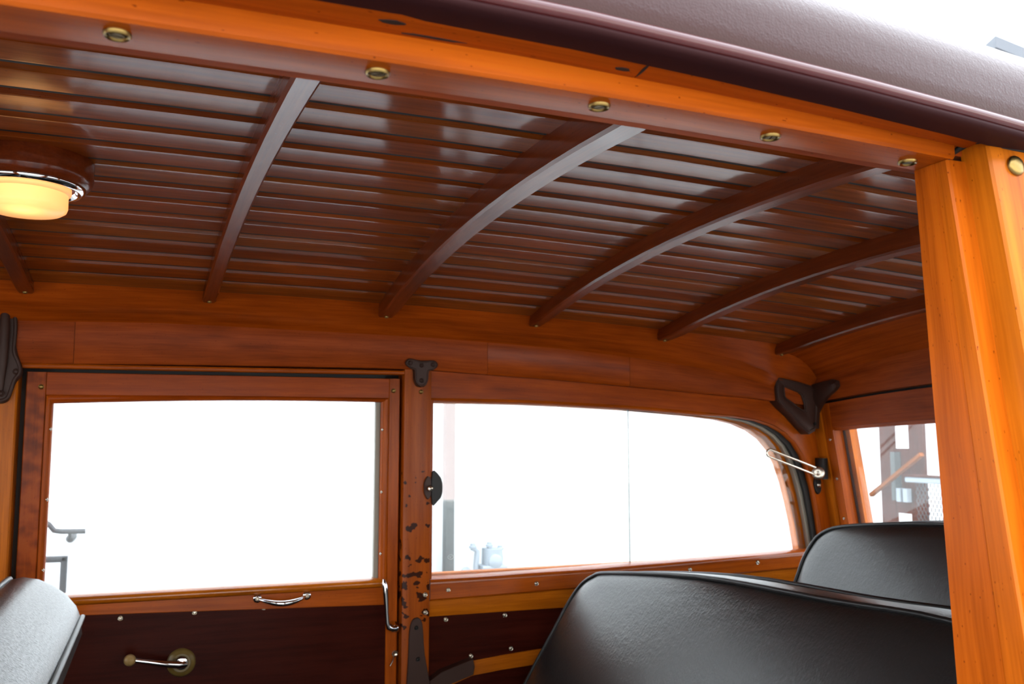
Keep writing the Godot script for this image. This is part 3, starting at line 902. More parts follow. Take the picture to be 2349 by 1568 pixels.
func build_rear_wall() -> void:
	var w := thing("wall_rear", "wooden rear wall with arched header above the tailgate window", "wall", Vector3.ZERO, "", "structure")
	part(w, "rear_header", loft(MB.new(), band(0.0, 1.49, func(z): return rear_head(z) + 0.004, func(z): return rear_slot(z) + 0.003, 0.0, 0.05)), mats.header)
	part(w, "slot", loft(MB.new(), band(0.0, 1.49, func(z): return rear_slot(z) + 0.006, func(z): return rear_slot(z) - 0.012, 0.022, 0.05)), mats.black)
	part(w, "tailgate_rail", loft(MB.new(), band(0.045, 1.445, func(z): return rear_slot(z) - 0.004, func(z): return rear_lite(z) + 0.004, 0.006, 0.045)), mats.header)
	part(w, "tailgate_bead", loft(MB.new(), band(0.062, 1.428, func(z): return rear_lite(z) + 0.0038, func(z): return rear_lite(z) - 0.004, 0.010, 0.030)), mats.honey2)
	# corner posts and the screwed window jambs; both corners
	for side in 2:
		var sg := 1.0 if side == 0 else -1.0
		var z0 := 0.0 if side == 0 else 1.49
		var y0 := 1.05
		var y1 := 1.486
		var mk := func(za: float, zb: float, xo: float, xi: float) -> Array:
			var s := []
			for y in [y0, y1]:
				s.append([Vector3(rear_x(y) + xi, y, z0 + sg * za), Vector3(rear_x(y) + xo, y, z0 + sg * za), Vector3(rear_x(y) + xo, y, z0 + sg * zb), Vector3(rear_x(y) + xi, y, z0 + sg * zb)])
			return s
		part(w, "corner_post", loft(MB.new(), mk.call(-0.05, 0.036, 0.0, 0.06)), mats.amber)
		var j := part(w, "window_jamb", loft(MB.new(), mk.call(0.037, 0.066, 0.004, 0.034)), mats.honey)
		for y in [1.398, 1.302, 1.205]:
			screw(j, Vector3(rear_x(y) + 0.004, y, z0 + sg * 0.052), Vector3(-1, -0.17, 0), 0.72)
		part(w, "jamb_rubber", loft(MB.new(), mk.call(0.060, 0.0685, 0.0345, 0.0405)), mats.rubber)
		part(w, "outer_jamb", loft(MB.new(), mk.call(0.05, 0.083, 0.041, 0.065)), mats.amber)
	part(w, "tailgate_panel", loft(MB.new(), band(0.0, 1.49, func(_z): return 1.105, func(_z): return 0.55, 0.0, 0.04)), mats.honey2)
	var g := thing("window_2", "tailgate window pane above the rearmost seat", "window", Vector3.ZERO, "", "structure")
	part(g, "pane", loft(MB.new(), band(0.05, 1.44, func(z): return rear_lite(z) + 0.01, func(_z): return 1.10, 0.034, 0.038)), mats.glass)

# ---------------------------------------------------------------- near side: header, pillar, drip moulding
func build_near_side() -> void:
	var w := thing("wall_right", "open doorway of the near side with bolted wooden header and stout pillar", "wall", Vector3.ZERO, "", "structure")
	var xs := [-0.80, -0.6, -0.45, -0.36, -0.27, -0.18, -0.12, -0.076]
	# door stop of the header: underside with bolts and an outward face
	var s := []
	for x in xs:
		var b := near_bend(x)
		s.append([Vector3(x, 1.565, 1.492 + b), Vector3(x, 1.5645, 1.4935 + b), Vector3(x, 1.5645, 1.5190 + b), Vector3(x, 1.5660, 1.5205 + b), Vector3(x, 1.580, 1.5205 + b), Vector3(x, 1.600, 1.492 + b)])
	part(w, "header_stop", loft(MB.new(), s, true, true, 0.75), mats.honey)
	# inner header board above it
	s = []
	for x in [-1.5, -0.8, -0.6, -0.45, -0.36, -0.27, -0.18, -0.1, 0.0, 0.3, 0.6, 0.9, 1.015]:
		var b := near_bend(minf(x, -0.07))
		var dy: float = table(HEAD_TOP, x) - 1.61
		if x < 0.2: dy = 0.0
		s.append([Vector3(x, 1.61 + dy, 1.519 + b), Vector3(x, 1.61 + dy, 1.478 + b), Vector3(x, 1.568 + dy, 1.478 + b), Vector3(x, 1.568 + dy, 1.515 + b)])
	part(w, "header_board", loft(MB.new(), s, true, true, 0.9), mats.header)
	# outer rebate of the header, in two lengths that butt together
	for r in [[-0.80, -0.2985], [-0.2978, 0.06]]:
		s = []
		for k in 9:
			var x := lerpf(r[0], r[1], k / 8.0)
			var b := near_bend(minf(x, 0.0))
			var dy := (drip_y(x) - 1.5765) * 0.55
			s.append([Vector3(x, 1.5772 + dy, 1.5200 + b), Vector3(x, 1.5770 + dy, 1.5225 + b), Vector3(x, 1.5782 + dy, 1.5385 + b), Vector3(x, 1.598 + dy, 1.5385 + b), Vector3(x, 1.60 + dy, 1.5200 + b)])
		part(w, "header_rebate", loft(MB.new(), s, true, true, 0.9), mats.honey2)
	for p in [[-0.531, 1.5075], [-0.423, 1.5065], [-0.311, 1.505], [-0.203, 1.497], [-0.098, 1.488]]:
		put(w, "bolt", bolt_mesh, mats.brass, facing(Vector3(p[0], 1.5644, p[1]), Vector3.DOWN, rng.randf() * PI, 0.9))
	# dark knots and chipped varnish on the rebate
	for q in [[-0.422, 1.5310, 0.006, 0.0018], [-0.402, 1.5236, 0.015, 0.0010], [-0.308, 1.5270, 0.0045, 0.0014], [-0.2982, 1.5295, 0.0008, 0.0065]]:
		var b := near_bend(q[0])
		var ring := []
		var ring2 := []
		for k in 14:
			var a := TAU * k / 14.0
			var rr := 0.75 + 0.35 * rng.randf()
			var zz: float = q[1] + b + q[3] * sin(a) * rr
			var dy2 := (drip_y(q[0]) - 1.5765) * 0.55
			var yy := lerpf(1.5770, 1.5782, (zz - b - 1.5225) / 0.016) + dy2
			ring.append(Vector3(q[0] + q[2] * cos(a) * rr, yy + 0.001, zz))
			ring2.append(Vector3(q[0] + q[2] * cos(a) * rr, yy - 0.0003, zz))
		part(w, "knot", loft(MB.new(), [ring, ring2]), mats.black)
	# pillar at the rear of the doorway: inner jamb, recessed outer jamb, outer face; it widens downwards
	var jz := func(y: float) -> float: return 1.500 + (1.563 - y) * 0.131
	var zi := func(y: float) -> float: return 1.474 + (1.563 - y) * 0.045
	var ys := [1.5643, 1.5, 1.4, 1.3, 1.15, 1.0, 0.8, 0.55]
	s = []
	for y in ys:
		var a: float = zi.call(y)
		var b: float = jz.call(y)
		var sp := lerpf(a, b, 0.66)
		s.append([Vector3(0.06, y, a), Vector3(-0.079, y, a), Vector3(-0.080, y, a + 0.001), Vector3(-0.080, y, sp - 0.0002), Vector3(0.06, y, sp - 0.0002)])
	part(w, "pillar_stop", loft(MB.new(), s, true, true, 0.9), mats.honey)
	s = []
	for y in ys:
		var a: float = zi.call(y)
		var b: float = jz.call(y)
		var sp := lerpf(a, b, 0.66)
		s.append([Vector3(0.06, y, sp), Vector3(-0.0798, y, sp), Vector3(-0.0798, y, b - 0.0012), Vector3(-0.0785, y, b), Vector3(-0.066, y, b), Vector3(0.06, y, b)])
	part(w, "pillar_stop_edge", loft(MB.new(), s, true, true, 0.9), mats.honey_b)
	s = []
	for y in [1.585, 1.5, 1.4, 1.3, 1.15, 1.0, 0.8, 0.55]:
		var b: float = jz.call(y) - 0.002
		var o: float = 1.5165 + (1.57 - y) * 0.142
		s.append([Vector3(0.06, y, b), Vector3(-0.066, y, b), Vector3(-0.066, y, o - 0.0015), Vector3(-0.0645, y, o), Vector3(-0.02, y, o + 0.001), Vector3(0.06, y, o - 0.001)])
	var pil := part(w, "pillar_outer", loft(MB.new(), s, true, true, 0.9), mats.amber)
	lathe_bolt(pil, Vector3(-0.0475, 1.5585, 1.5185))
	part(w, "dark_crevice", tube(MB.new(), [Vector3(-0.079, 1.5650, 1.500), Vector3(-0.074, 1.5690, 1.498), Vector3(-0.067, 1.5735, 1.4985), Vector3(-0.066, 1.5745, 1.506), Vector3(-0.0655, 1.5735, 1.513), Vector3(-0.055, 1.5700, 1.516), Vector3(-0.03, 1.5690, 1.518), Vector3(0.03, 1.568, 1.518)], [0.0012, 0.0018, 0.0022, 0.0016, 0.0020, 0.0016], 8), mats.black)  # black rod drawn in for the shade and grime of the crevice over the pillar
	# painted iron hinge plate low on the pillar
	var hp := part(w, "hinge_plate", hinge_plate_mesh(jz), mats.iron, "brown painted hinge plate with worn edges")
	screw(hp, Vector3(-0.0685, 1.2735, 1.5590), Vector3(-0.15, 0, 1), 1.25, mats.brass)
	# quarter panel, belt and rear post behind the pillar, and the closed front half ahead of the doorway
	part(w, "belt_panel", slab(MB.new(), Vector3(0.06, 0.55, 1.50), Vector3(1.08, 1.11, 1.54), 0.003), mats.honey2)
	part(w, "front_pillar", slab(MB.new(), Vector3(-0.90, 0.55, 1.47), Vector3(-0.80, 1.60, 1.55), 0.003), mats.honey)
	part(w, "front_door_panel", slab(MB.new(), Vector3(-1.5, 0.55, 1.50), Vector3(-0.90, 1.10, 1.54), 0.003), mats.honey2)
	# drip moulding along the roof edge
	var t := thing("trim_1", "glossy maroon drip moulding along the roof edge above the doorway", "moulding", Vector3.ZERO, "", "structure")
	s = []
	var s2 := []
	for x in [-0.9, -0.7, -0.5, -0.42, -0.34, -0.26, -0.18, -0.1, -0.02, 0.1, 0.3, 0.6, 0.9]:
		var row := []
		var row2 := []
		var y := drip_y(minf(x, 0.4)) - 1.5765
		var b := near_bend(minf(x, 0.0))
		for q in [[0, 1.5765, 1.570], [0, 1.5775, 1.5735], [0, 1.5765, 1.5765], [0, 1.5738, 1.5782], [0, 1.5712, 1.5775], [0, 1.5700, 1.5745], [0, 1.570, 1.568], [1, 1.5700, 1.5765], [1, 1.5685, 1.5768], [1, 1.5668, 1.5750], [1, 1.5658, 1.5700], [1, 1.5656, 1.5590], [1, 1.5775, 1.5560]]:
			(row if q[0] == 0 else row2).append(Vector3(x, q[1] + 0.0125 + y, q[2] - 0.023 + b))
		s.append(row)
		s2.append(row2)
	part(t, "upper_bead", loft(MB.new(), s, true, true, 0.4), mats.drip)
	part(t, "lower_lip", loft(MB.new(), s2, true, true, 0.4), mats.drip_dark)

func lathe_bolt(parent: Node3D, at: Vector3) -> void:
	part(parent, "bolt_cap", lathe(MB.new(), at, Vector3(0.02, 0.13, 1).normalized(), [[0.0062, -0.001], [0.0062, 0.0010], [0.0054, 0.0020], [0.0030, 0.0025], [0.0001, 0.0026]], 28), mats.brass)

func hinge_plate_mesh(jz: Callable) -> MB:
	var s := []
	for x in [-0.0815, -0.0805, -0.02, -0.019]:
		var row := []
		for p in [[1.287, 0.0], [1.286, 0.001], [0.9, 0.001], [0.9, -0.004], [1.287, -0.004]]:
			var y: float = p[0]
			row.append(Vector3(x, y, 1.5165 + (1.57 - y) * 0.142 + 0.003 + p[1]))
		s.append(row)
	return loft(MB.new(), s, true, true, 0.8)

func build_front_and_floor() -> void:
	var w := thing("wall_front", "front end of the cabin with windscreen frame ahead of the seats", "wall", Vector3.ZERO, "", "structure")
	part(w, "dash_panel", slab(MB.new(), Vector3(-1.56, 0.5, -0.03), Vector3(-1.50, 1.12, 1.54), 0.004), mats.mahogany)
	part(w, "windscreen_header", slab(MB.new(), Vector3(-1.56, 1.50, -0.03), Vector3(-1.50, 1.73, 1.54), 0.004), mats.honey2)
	for z in [-0.03, 1.48]:
		part(w, "windscreen_post", slab(MB.new(), Vector3(-1.56, 1.12, z), Vector3(-1.50, 1.50, z + 0.06), 0.004), mats.honey)
	var f := thing("floor", "dark floor of the cabin below the seats", "floor", Vector3.ZERO, "", "structure")
	part(f, "floor_board", slab(MB.new(), Vector3(-1.5, 0.46, -0.03), Vector3(1.15, 0.55, 1.56), 0.004), mats.floor)

# ---------------------------------------------------------------- seats
# outline: points (z, y) round the backrest; xf: x of the front face at y0; lean: how far it tips back per metre of height
func seat(called: String, label: String, outline: Array, xf: float, y0: float, lean: float, thick: float, back_drop: float, bulge: float, cushion: Array, puff := 0.02, dish := 0.0) -> void:
	var ol := smooth_poly(outline, 4)
	var cy := 0.0
	var cz := 0.0
	for p in ol:
		cz += p.x / ol.size()
		cy += p.y / ol.size()
	var o := thing(called, label, "seat", Vector3(xf, 0.55, cz))
	var at := func(p: Vector2, dx: float, k: float, dy: float) -> Vector3:
		var q := Vector2(lerpf(cz, p.x, k), lerpf(cy, p.y, k) + dy)
		# the backrest is hollowed a little in plan, as seats are
		var hollow := dish * (1.0 - pow((q.x - 0.72) / 0.68, 2.0))
		return Vector3(xf + lean * (q.y - y0) + dx + hollow, q.y, q.x)
	# front face: rings shrinking to the middle, swelling forwards
	var rings := []
	for r in [[1.0, 0.0], [0.985, -0.006], [0.95, -0.013], [0.88, -0.018], [0.7, -0.022], [0.4, -0.025], [0.05, -0.026]]:
		var s := []
		for p in ol: s.append(at.call(p, r[1] * bulge, r[0], 0.0))
		rings.append(s)
	part(o, "backrest_face", loft(MB.new(), rings, true, true, 0.2), mats.seat)
	rings = []
	for r in [[0.0, 0.0, 0.0], [0.12, 0.55, 0.04], [0.3, 0.9, 0.16], [0.5, 1.0, 0.34], [0.7, 0.9, 0.56], [0.88, 0.55, 0.80], [1.0, 0.0, 1.0]]:
		var s := []
		for p in ol: s.append(at.call(p, thick * r[0], 1.0 + puff * r[1], -back_drop * r[2] * clampf((p.y - 0.9) / 0.2, 0, 1)))
		rings.append(s)
	part(o, "boxing", loft(MB.new(), rings, false, true, 0.2), mats.seat)
	rings = []
	for r in [[1.0, 0.0], [0.9, 0.012], [0.5, 0.016], [0.05, 0.016]]:
		var s := []
		for p in ol: s.append(at.call(p, thick + r[1], r[0], -back_drop * clampf((p.y - 0.9) / 0.2, 0, 1)))
		rings.append(s)
	part(o, "backrest_back", loft(MB.new(), rings, true, true, 0.2), mats.seat)
	for e in 2:
		var pts := []
		for p in ol:
			var q: Vector3 = at.call(p, thick if e == 1 else 0.0, 1.0, -back_drop * clampf((p.y - 0.9) / 0.2, 0, 1) if e == 1 else 0.0)
			var out := Vector2(q.z - cz, q.y - cy).normalized()
			pts.append(q + Vector3(0.002 if e == 1 else -0.002, out.y * 0.003, out.x * 0.003))
		part(o, "piping", tube(MB.new(), pts, [0.0042], 8, true), mats.piping)
	var c0: Vector3 = cushion[0]
	var c1: Vector3 = cushion[1]
	part(o, "seat_cushion", slab(MB.new(), c0, c1, 0.04, 4), mats.seat)
	for x in [c0.x + 0.06, c1.x - 0.06]:
		for z in [c0.z + 0.08, c1.z - 0.08]:
			part(o, "leg", tube(MB.new(), [Vector3(x, 0.549, z), Vector3(x, c0.y + 0.01, z)], [0.012], 10), mats.darkiron)

func build_seats() -> void:
	seat("bench_seat", "wide black leatherette bench seat in the middle row with arched piped top", [
		Vector2(0.09, 0.66), Vector2(0.07, 0.80), Vector2(0.078, 0.893), Vector2(0.105, 1.008), Vector2(0.118, 1.060), Vector2(0.138, 1.096), Vector2(0.172, 1.118), Vector2(0.234, 1.133), Vector2(0.526, 1.164), Vector2(0.845, 1.177), Vector2(1.057, 1.186),
		Vector2(1.25, 1.165), Vector2(1.33, 1.11), Vector2(1.38, 1.0), Vector2(1.40, 0.80), Vector2(1.38, 0.66), Vector2(0.7, 0.655)],
		0.35, 1.15, 0.50, 0.085, 0.004, 1.0, [Vector3(-0.25, 0.66, 0.09), Vector3(0.06, 0.84, 1.37)])
	seat("bench_seat", "black leatherette rear bench seat below the tailgate window, behind the middle row", [
		Vector2(0.16, 0.68), Vector2(0.145, 0.80), Vector2(0.155, 1.0), Vector2(0.162, 1.084), Vector2(0.167, 1.140), Vector2(0.198, 1.188), Vector2(0.286, 1.212), Vector2(0.52, 1.234), Vector2(0.745, 1.241), Vector2(0.97, 1.234), Vector2(1.204, 1.212),
		Vector2(1.292, 1.188), Vector2(1.323, 1.140), Vector2(1.328, 1.084), Vector2(1.335, 1.0), Vector2(1.345, 0.80), Vector2(1.33, 0.68), Vector2(0.745, 0.675)],
		0.90, 1.20, 0.45, 0.085, 0.0, 1.0, [Vector3(0.36, 0.66, 0.15), Vector3(0.62, 0.84, 1.34)])
	seat("front_seat", "front bench seat back with pale sheen and piping, below the door window", [
		Vector2(0.17, 0.680), Vector2(0.155, 0.900), Vector2(0.157, 1.090), Vector2(0.170, 1.145), Vector2(0.205, 1.173), Vector2(0.30, 1.182), Vector2(0.55, 1.185), Vector2(0.9, 1.185), Vector2(1.2, 1.182), Vector2(1.32, 1.160), Vector2(1.36, 1.090), Vector2(1.37, 0.900), Vector2(1.35, 0.680), Vector2(0.75, 0.675)],
		-0.718, 1.183, 0.40, 0.131, 0.066, 1.0, [Vector3(-1.35, 0.66, 0.16), Vector3(-0.99, 0.80, 1.36)], 0.045)

# ---------------------------------------------------------------- dome lamp
func build_dome_lamp() -> void:
	var at := Vector3(-0.661, 1.721, 0.745)
	var o := thing("dome_lamp", "lit dome lamp with amber lens and chrome ring on round wooden base", "lamp", at)
	part(o, "base", lathe(MB.new(), at, Vector3.DOWN, [[0.0001, 0.0], [0.0690, 0.0], [0.0700, 0.003], [0.0700, 0.022], [0.0685, 0.028], [0.064, 0.0325], [0.058, 0.034], [0.0001, 0.034]], 48), mats.bow)
	part(o, "chrome_ring", lathe(MB.new(), at, Vector3.DOWN, [[0.0625, 0.033], [0.0625, 0.0350], [0.0600, 0.0385], [0.0560, 0.0395], [0.0525, 0.0375], [0.0505, 0.034], [0.0495, 0.0335]], 48), mats.chrome)
	var lens := plain(Color(0.95, 0.86, 0.68), 0.3)
	lens.emission_enabled = true
	lens.emission = Color(1.0, 0.76, 0.50)
	lens.emission_energy_multiplier = 0.55
	lens.backlight_enabled = true
	lens.backlight = Color(1.0, 0.85, 0.68)
	part(o, "lens", lathe(MB.new(), at, Vector3.DOWN, [[0.0470, 0.034], [0.0470, 0.0395], [0.0450, 0.0415], [0.0440, 0.0420], [0.0440, 0.0560], [0.0425, 0.0605], [0.038, 0.0635], [0.025, 0.0655], [0.0001, 0.0660]], 40), lens, "frosted amber lens, glowing")
	var l := OmniLight3D.new()
	l.name = "dome_light"
	l.light_color = Color(1.0, 0.80, 0.55)
	l.light_energy = 0.0035
	l.light_size = 0.02
	l.omni_range = 6.0
	l.omni_attenuation = 2.0
	l.shadow_enabled = true
	l.position = at + Vector3(0.0, -0.047, 0.016)
	add_child(l)

# ---------------------------------------------------------------- iron body brackets
func ribbed(mb: MB, poly: Array, z0: float, z1: float, rim: float, rh: float) -> MB:
	plate(mb, poly, z0, z1, 0.001)
	# raised rim
	var k: int = poly.size()
	var c := Vector2.ZERO
	for p in poly: c += p
	c /= k
	var pts := []
	for p in poly:
		var q: Vector2 = p + (c - p).normalized() * rim
		pts.append(Vector3(q.x, q.y, z1))
	return tube(mb, pts, [rh], 8, true)

func build_brackets() -> void:
	var g := "iron body brackets"
	# tee bracket over the centre post
	var t := thing("tee_bracket", "small brown iron tee bracket screwed over the top of the centre post", "bracket", Vector3(0.003, 1.509, 0.03), g)
	var tp := smooth_poly([Vector2(-0.024, 1.5675), Vector2(0.003, 1.564), Vector2(0.030, 1.5655), Vector2(0.0385, 1.556), Vector2(0.031, 1.547), Vector2(0.020, 1.543), Vector2(0.0175, 1.524), Vector2(0.012, 1.512), Vector2(0.0035, 1.5085), Vector2(-0.006, 1.512), Vector2(-0.0115, 1.524), Vector2(-0.0135, 1.5445), Vector2(-0.024, 1.549), Vector2(-0.0325, 1.558)], 3)
	part(t, "plate", ribbed(MB.new(), tp, 0.020, 0.0355, 0.003, 0.0018), mats.iron)
	for p in [[-0.0215, 1.558], [0.003, 1.554], [0.0275, 1.556], [0.003, 1.522]]: screw(t, Vector3(p[0], p[1], 0.0355), Vector3.BACK, 0.95, mats.iron)
	# long bracket on the front post
	t = thing("post_bracket", "dark iron bracket with lobed foot on the front post beside the door", "bracket", Vector3(-0.775, 1.467, 0.03), g)
	tp = smooth_poly([Vector2(-0.80, 1.672), Vector2(-0.781, 1.670), Vector2(-0.766, 1.655), Vector2(-0.7585, 1.61), Vector2(-0.7565, 1.565), Vector2(-0.7465, 1.532), Vector2(-0.7455, 1.516), Vector2(-0.7545, 1.502), Vector2(-0.760, 1.484), Vector2(-0.766, 1.468), Vector2(-0.780, 1.463), Vector2(-0.793, 1.472), Vector2(-0.80, 1.51), Vector2(-0.805, 1.60)], 3)
	part(t, "plate", ribbed(MB.new(), tp, 0.020, 0.034, 0.005, 0.0035), mats.iron)
	part(t, "rib", tube(MB.new(), [Vector3(-0.778, 1.665, 0.034), Vector3(-0.776, 1.60, 0.040), Vector3(-0.776, 1.54, 0.038), Vector3(-0.778, 1.475, 0.034)], [0.006, 0.009, 0.008, 0.004], 10), mats.iron)
	for p in [[-0.774, 1.593], [-0.7545, 1.521], [-0.776, 1.481]]: screw(t, Vector3(p[0], p[1], 0.0345 if p[0] > -0.77 else 0.041), Vector3.BACK, 1.1, mats.iron)
	# angle strap at the foot of the centre post
	t = thing("angle_strap", "dark iron strap rising up the centre post with an arm along the panel", "bracket", Vector3(0.0, 0.80, 0.022), g)
	tp = smooth_poly([Vector2(0.0, 1.034), Vector2(-0.0125, 1.020), Vector2(-0.016, 0.96), Vector2(-0.017, 0.80), Vector2(0.040, 0.80), Vector2(0.030, 0.90), Vector2(0.0185, 0.96), Vector2(0.0125, 1.022)], 3)
	part(t, "upright", plate(MB.new(), tp, 0.0213, 0.026, 0.001), mats.iron)
	for p in [[0.0, 1.014], [0.004, 0.951]]: screw(t, Vector3(p[0], p[1], 0.026), Vector3.BACK, 0.85, mats.darkiron)
	tp = [Vector2(0.030, 0.86), Vector2(0.03, 0.905), Vector2(0.055, 0.921), Vector2(0.124, 0.941), Vector2(0.1275, 0.925), Vector2(0.1245, 0.909), Vector2(0.07, 0.893), Vector2(0.045, 0.86)]
	part(t, "arm", plate(MB.new(), tp, 0.0015, 0.024, 0.001), mats.iron)
	# forked corner bracket at the rear
	t = thing("corner_bracket", "forked dark iron corner bracket with open triangular eye at the rear corner", "bracket", Vector3(1.0, 1.42, 0.03), g)
	var eye := [[0.902, 1.551, 0.926, 1.527], [0.955, 1.542, 0.945, 1.521], [1.005, 1.531, 0.968, 1.514], [1.020, 1.515, 0.977, 1.507], [1.021, 1.47, 0.984, 1.488], [1.013, 1.420, 0.985, 1.474], [0.994, 1.411, 0.980, 1.472], [0.972, 1.430, 0.965, 1.480], [0.945, 1.456, 0.945, 1.492], [0.918, 1.477, 0.930, 1.500], [0.902, 1.492, 0.926, 1.505], [0.899, 1.52, 0.925, 1.515]]
	var s := []
	var ring := []
	var rim := []
	for k in 13:
		var e: Array = eye[k % 12]
		s.append([Vector3(e[0], e[1], 0.006), Vector3(e[0], e[1], 0.0375), Vector3(lerpf(e[0], e[2], 0.15), lerpf(e[1], e[3], 0.15), 0.040), Vector3(lerpf(e[0], e[2], 0.85), lerpf(e[1], e[3], 0.85), 0.037), Vector3(e[2], e[3], 0.035), Vector3(e[2], e[3], 0.031)])
		if k < 12:
			ring.append(Vector3(lerpf(e[0], e[2], 0.12), lerpf(e[1], e[3], 0.12), 0.040))
			rim.append(Vector3(lerpf(e[0], e[2], 0.9), lerpf(e[1], e[3], 0.9), 0.0375))
	part(t, "eye_plate", loft(MB.new(), s, false, true, 0.7), mats.iron)
	part(t, "rib", tube(MB.new(), ring, [0.0032], 8, true), mats.iron)
	part(t, "rib", tube(MB.new(), rim, [0.0022], 8, true), mats.iron)
	# arm on the rear header, running across the car
	var secs := []
	for k in 8:
		var q := k / 7.0
		var z := lerpf(0.022, 0.125, q)
		var yt := lerpf(1.533, 1.545, q)
		var yl := lerpf(1.425, 1.522, pow(q, 0.42))
		if k == 7:
			yt -= 0.006; yl += 0.004
		secs.append([Vector3(rear_x(yt) - 0.011, yt, z), Vector3(rear_x(yt) + 0.002, yt, z), Vector3(rear_x(yl) + 0.002, yl, z), Vector3(rear_x(yl) - 0.011, yl, z), Vector3(rear_x((yt + yl) * 0.5) - 0.017, (yt + yl) * 0.5, z)])
	part(t, "arm", loft(MB.new(), secs, true, true, 0.6), mats.iron)
	screw(t, Vector3(rear_x(1.53) - 0.013, 1.533, 0.105), Vector3(-1, -0.1, 0), 1.0, mats.darkiron)
	screw(t, Vector3(1.008, 1.437, 0.044), Vector3.BACK, 0.9, mats.darkiron)

# ---------------------------------------------------------------- stay, catches
func build_rear_hardware() -> void:
	var o := thing("tailgate_stay", "chrome slotted stay arm with round knob on the rear corner post", "stay", Vector3(1.03, 1.31, 0.03))
	var a := Vector3(0.858, 1.366, 0.060)
	var b := Vector3(1.012, 1.316, 0.052)
	var dir := (b - a).normalized()
	var up := Vector3(0.25, 0.95, 0.0)
	up = (up - dir * up.dot(dir)).normalized()
	var loop := []
	for k in 9:
		var an := PI * 0.5 + PI * k / 8.0
		loop.append(a + dir * 0.0085 * cos(an) * 1.0 + up * 0.0085 * sin(an))
	for k in 6: loop.append((a - up * 0.0085).lerp(b - up * 0.0085, (k + 1) / 6.0))
	for k in 5: loop.append((b + up * 0.0085).lerp(a + up * 0.0085, k / 6.0))
	loop.append((b + up * 0.0085).lerp(a + up * 0.0085, 5.0 / 6.0))
	part(o, "slotted_arm", tube(MB.new(), loop, [0.0028], 8, true), mats.nickel)
	part(o, "knob", lathe(MB.new(), Vector3(1.010, 1.316, 0.050), Vector3(-0.78, 0.05, 0.62).normalized(), [[0.0001, -0.012], [0.008, -0.012], [0.009, 0.004], [0.0150, 0.006], [0.0160, 0.010], [0.0145, 0.014], [0.010, 0.0155], [0.004, 0.0145], [0.0001, 0.0142]], 28), mats.nickel)
	part(o, "mount_plate", slab(MB.new(), Vector3(1.036, 1.300, 0.002), Vector3(1.052, 1.352, 0.034), 0.002), mats.darkiron)
	part(o, "pivot", tube(MB.new(), [Vector3(1.046, 1.318, 0.016), Vector3(1.022, 1.316, 0.036)], [0.008], 12), mats.darkiron)
	# small catch below the stay
	o = thing("tailgate_catch", "small dark catch with chrome button below the chrome stay", "catch", Vector3(1.036, 1.28, 0.004))
	part(o, "plate", plate(MB.new(), smooth_poly([Vector2(1.036, 1.31), Vector2(1.028, 1.295), Vector2(1.030, 1.275), Vector2(1.038, 1.262), Vector2(1.048, 1.272), Vector2(1.048, 1.298)], 3), 0.004, 0.010, 0.001), mats.darkiron)
	part(o, "button", lathe(MB.new(), Vector3(1.040, 1.285, 0.010), Vector3(-0.3, 0, 1), [[0.006, -0.001], [0.006, 0.004], [0.004, 0.007], [0.0001, 0.008]], 16), mats.nickel)
	# catch on the centre post holding the sliding pane
	o = thing("window_catch", "dark window catch with brass knob on the centre post by the glass", "catch", Vector3(0.025, 1.298, 0.021))
	part(o, "backplate", plate(MB.new(), smooth_poly([Vector2(0.022, 1.322), Vector2(0.015, 1.312), Vector2(0.0135, 1.298), Vector2(0.015, 1.284), Vector2(0.022, 1.274), Vector2(0.029, 1.282), Vector2(0.0305, 1.298), Vector2(0.029, 1.314)], 3), 0.021, 0.026, 0.0015), mats.iron)
	part(o, "knob", lathe(MB.new(), Vector3(0.0235, 1.297, 0.026), Vector3.BACK, [[0.0055, -0.001], [0.0045, 0.004], [0.0055, 0.008], [0.0065, 0.011], [0.005, 0.015], [0.0001, 0.0165]], 20), mats.nickel)
	part(o, "flap", plate(MB.new(), smooth_poly([Vector2(0.031, 1.331), Vector2(0.047, 1.323), Vector2(0.0535, 1.307), Vector2(0.0525, 1.282), Vector2(0.044, 1.270), Vector2(0.031, 1.264)], 3), 0.0215, 0.026, 0.001), mats.darkiron)

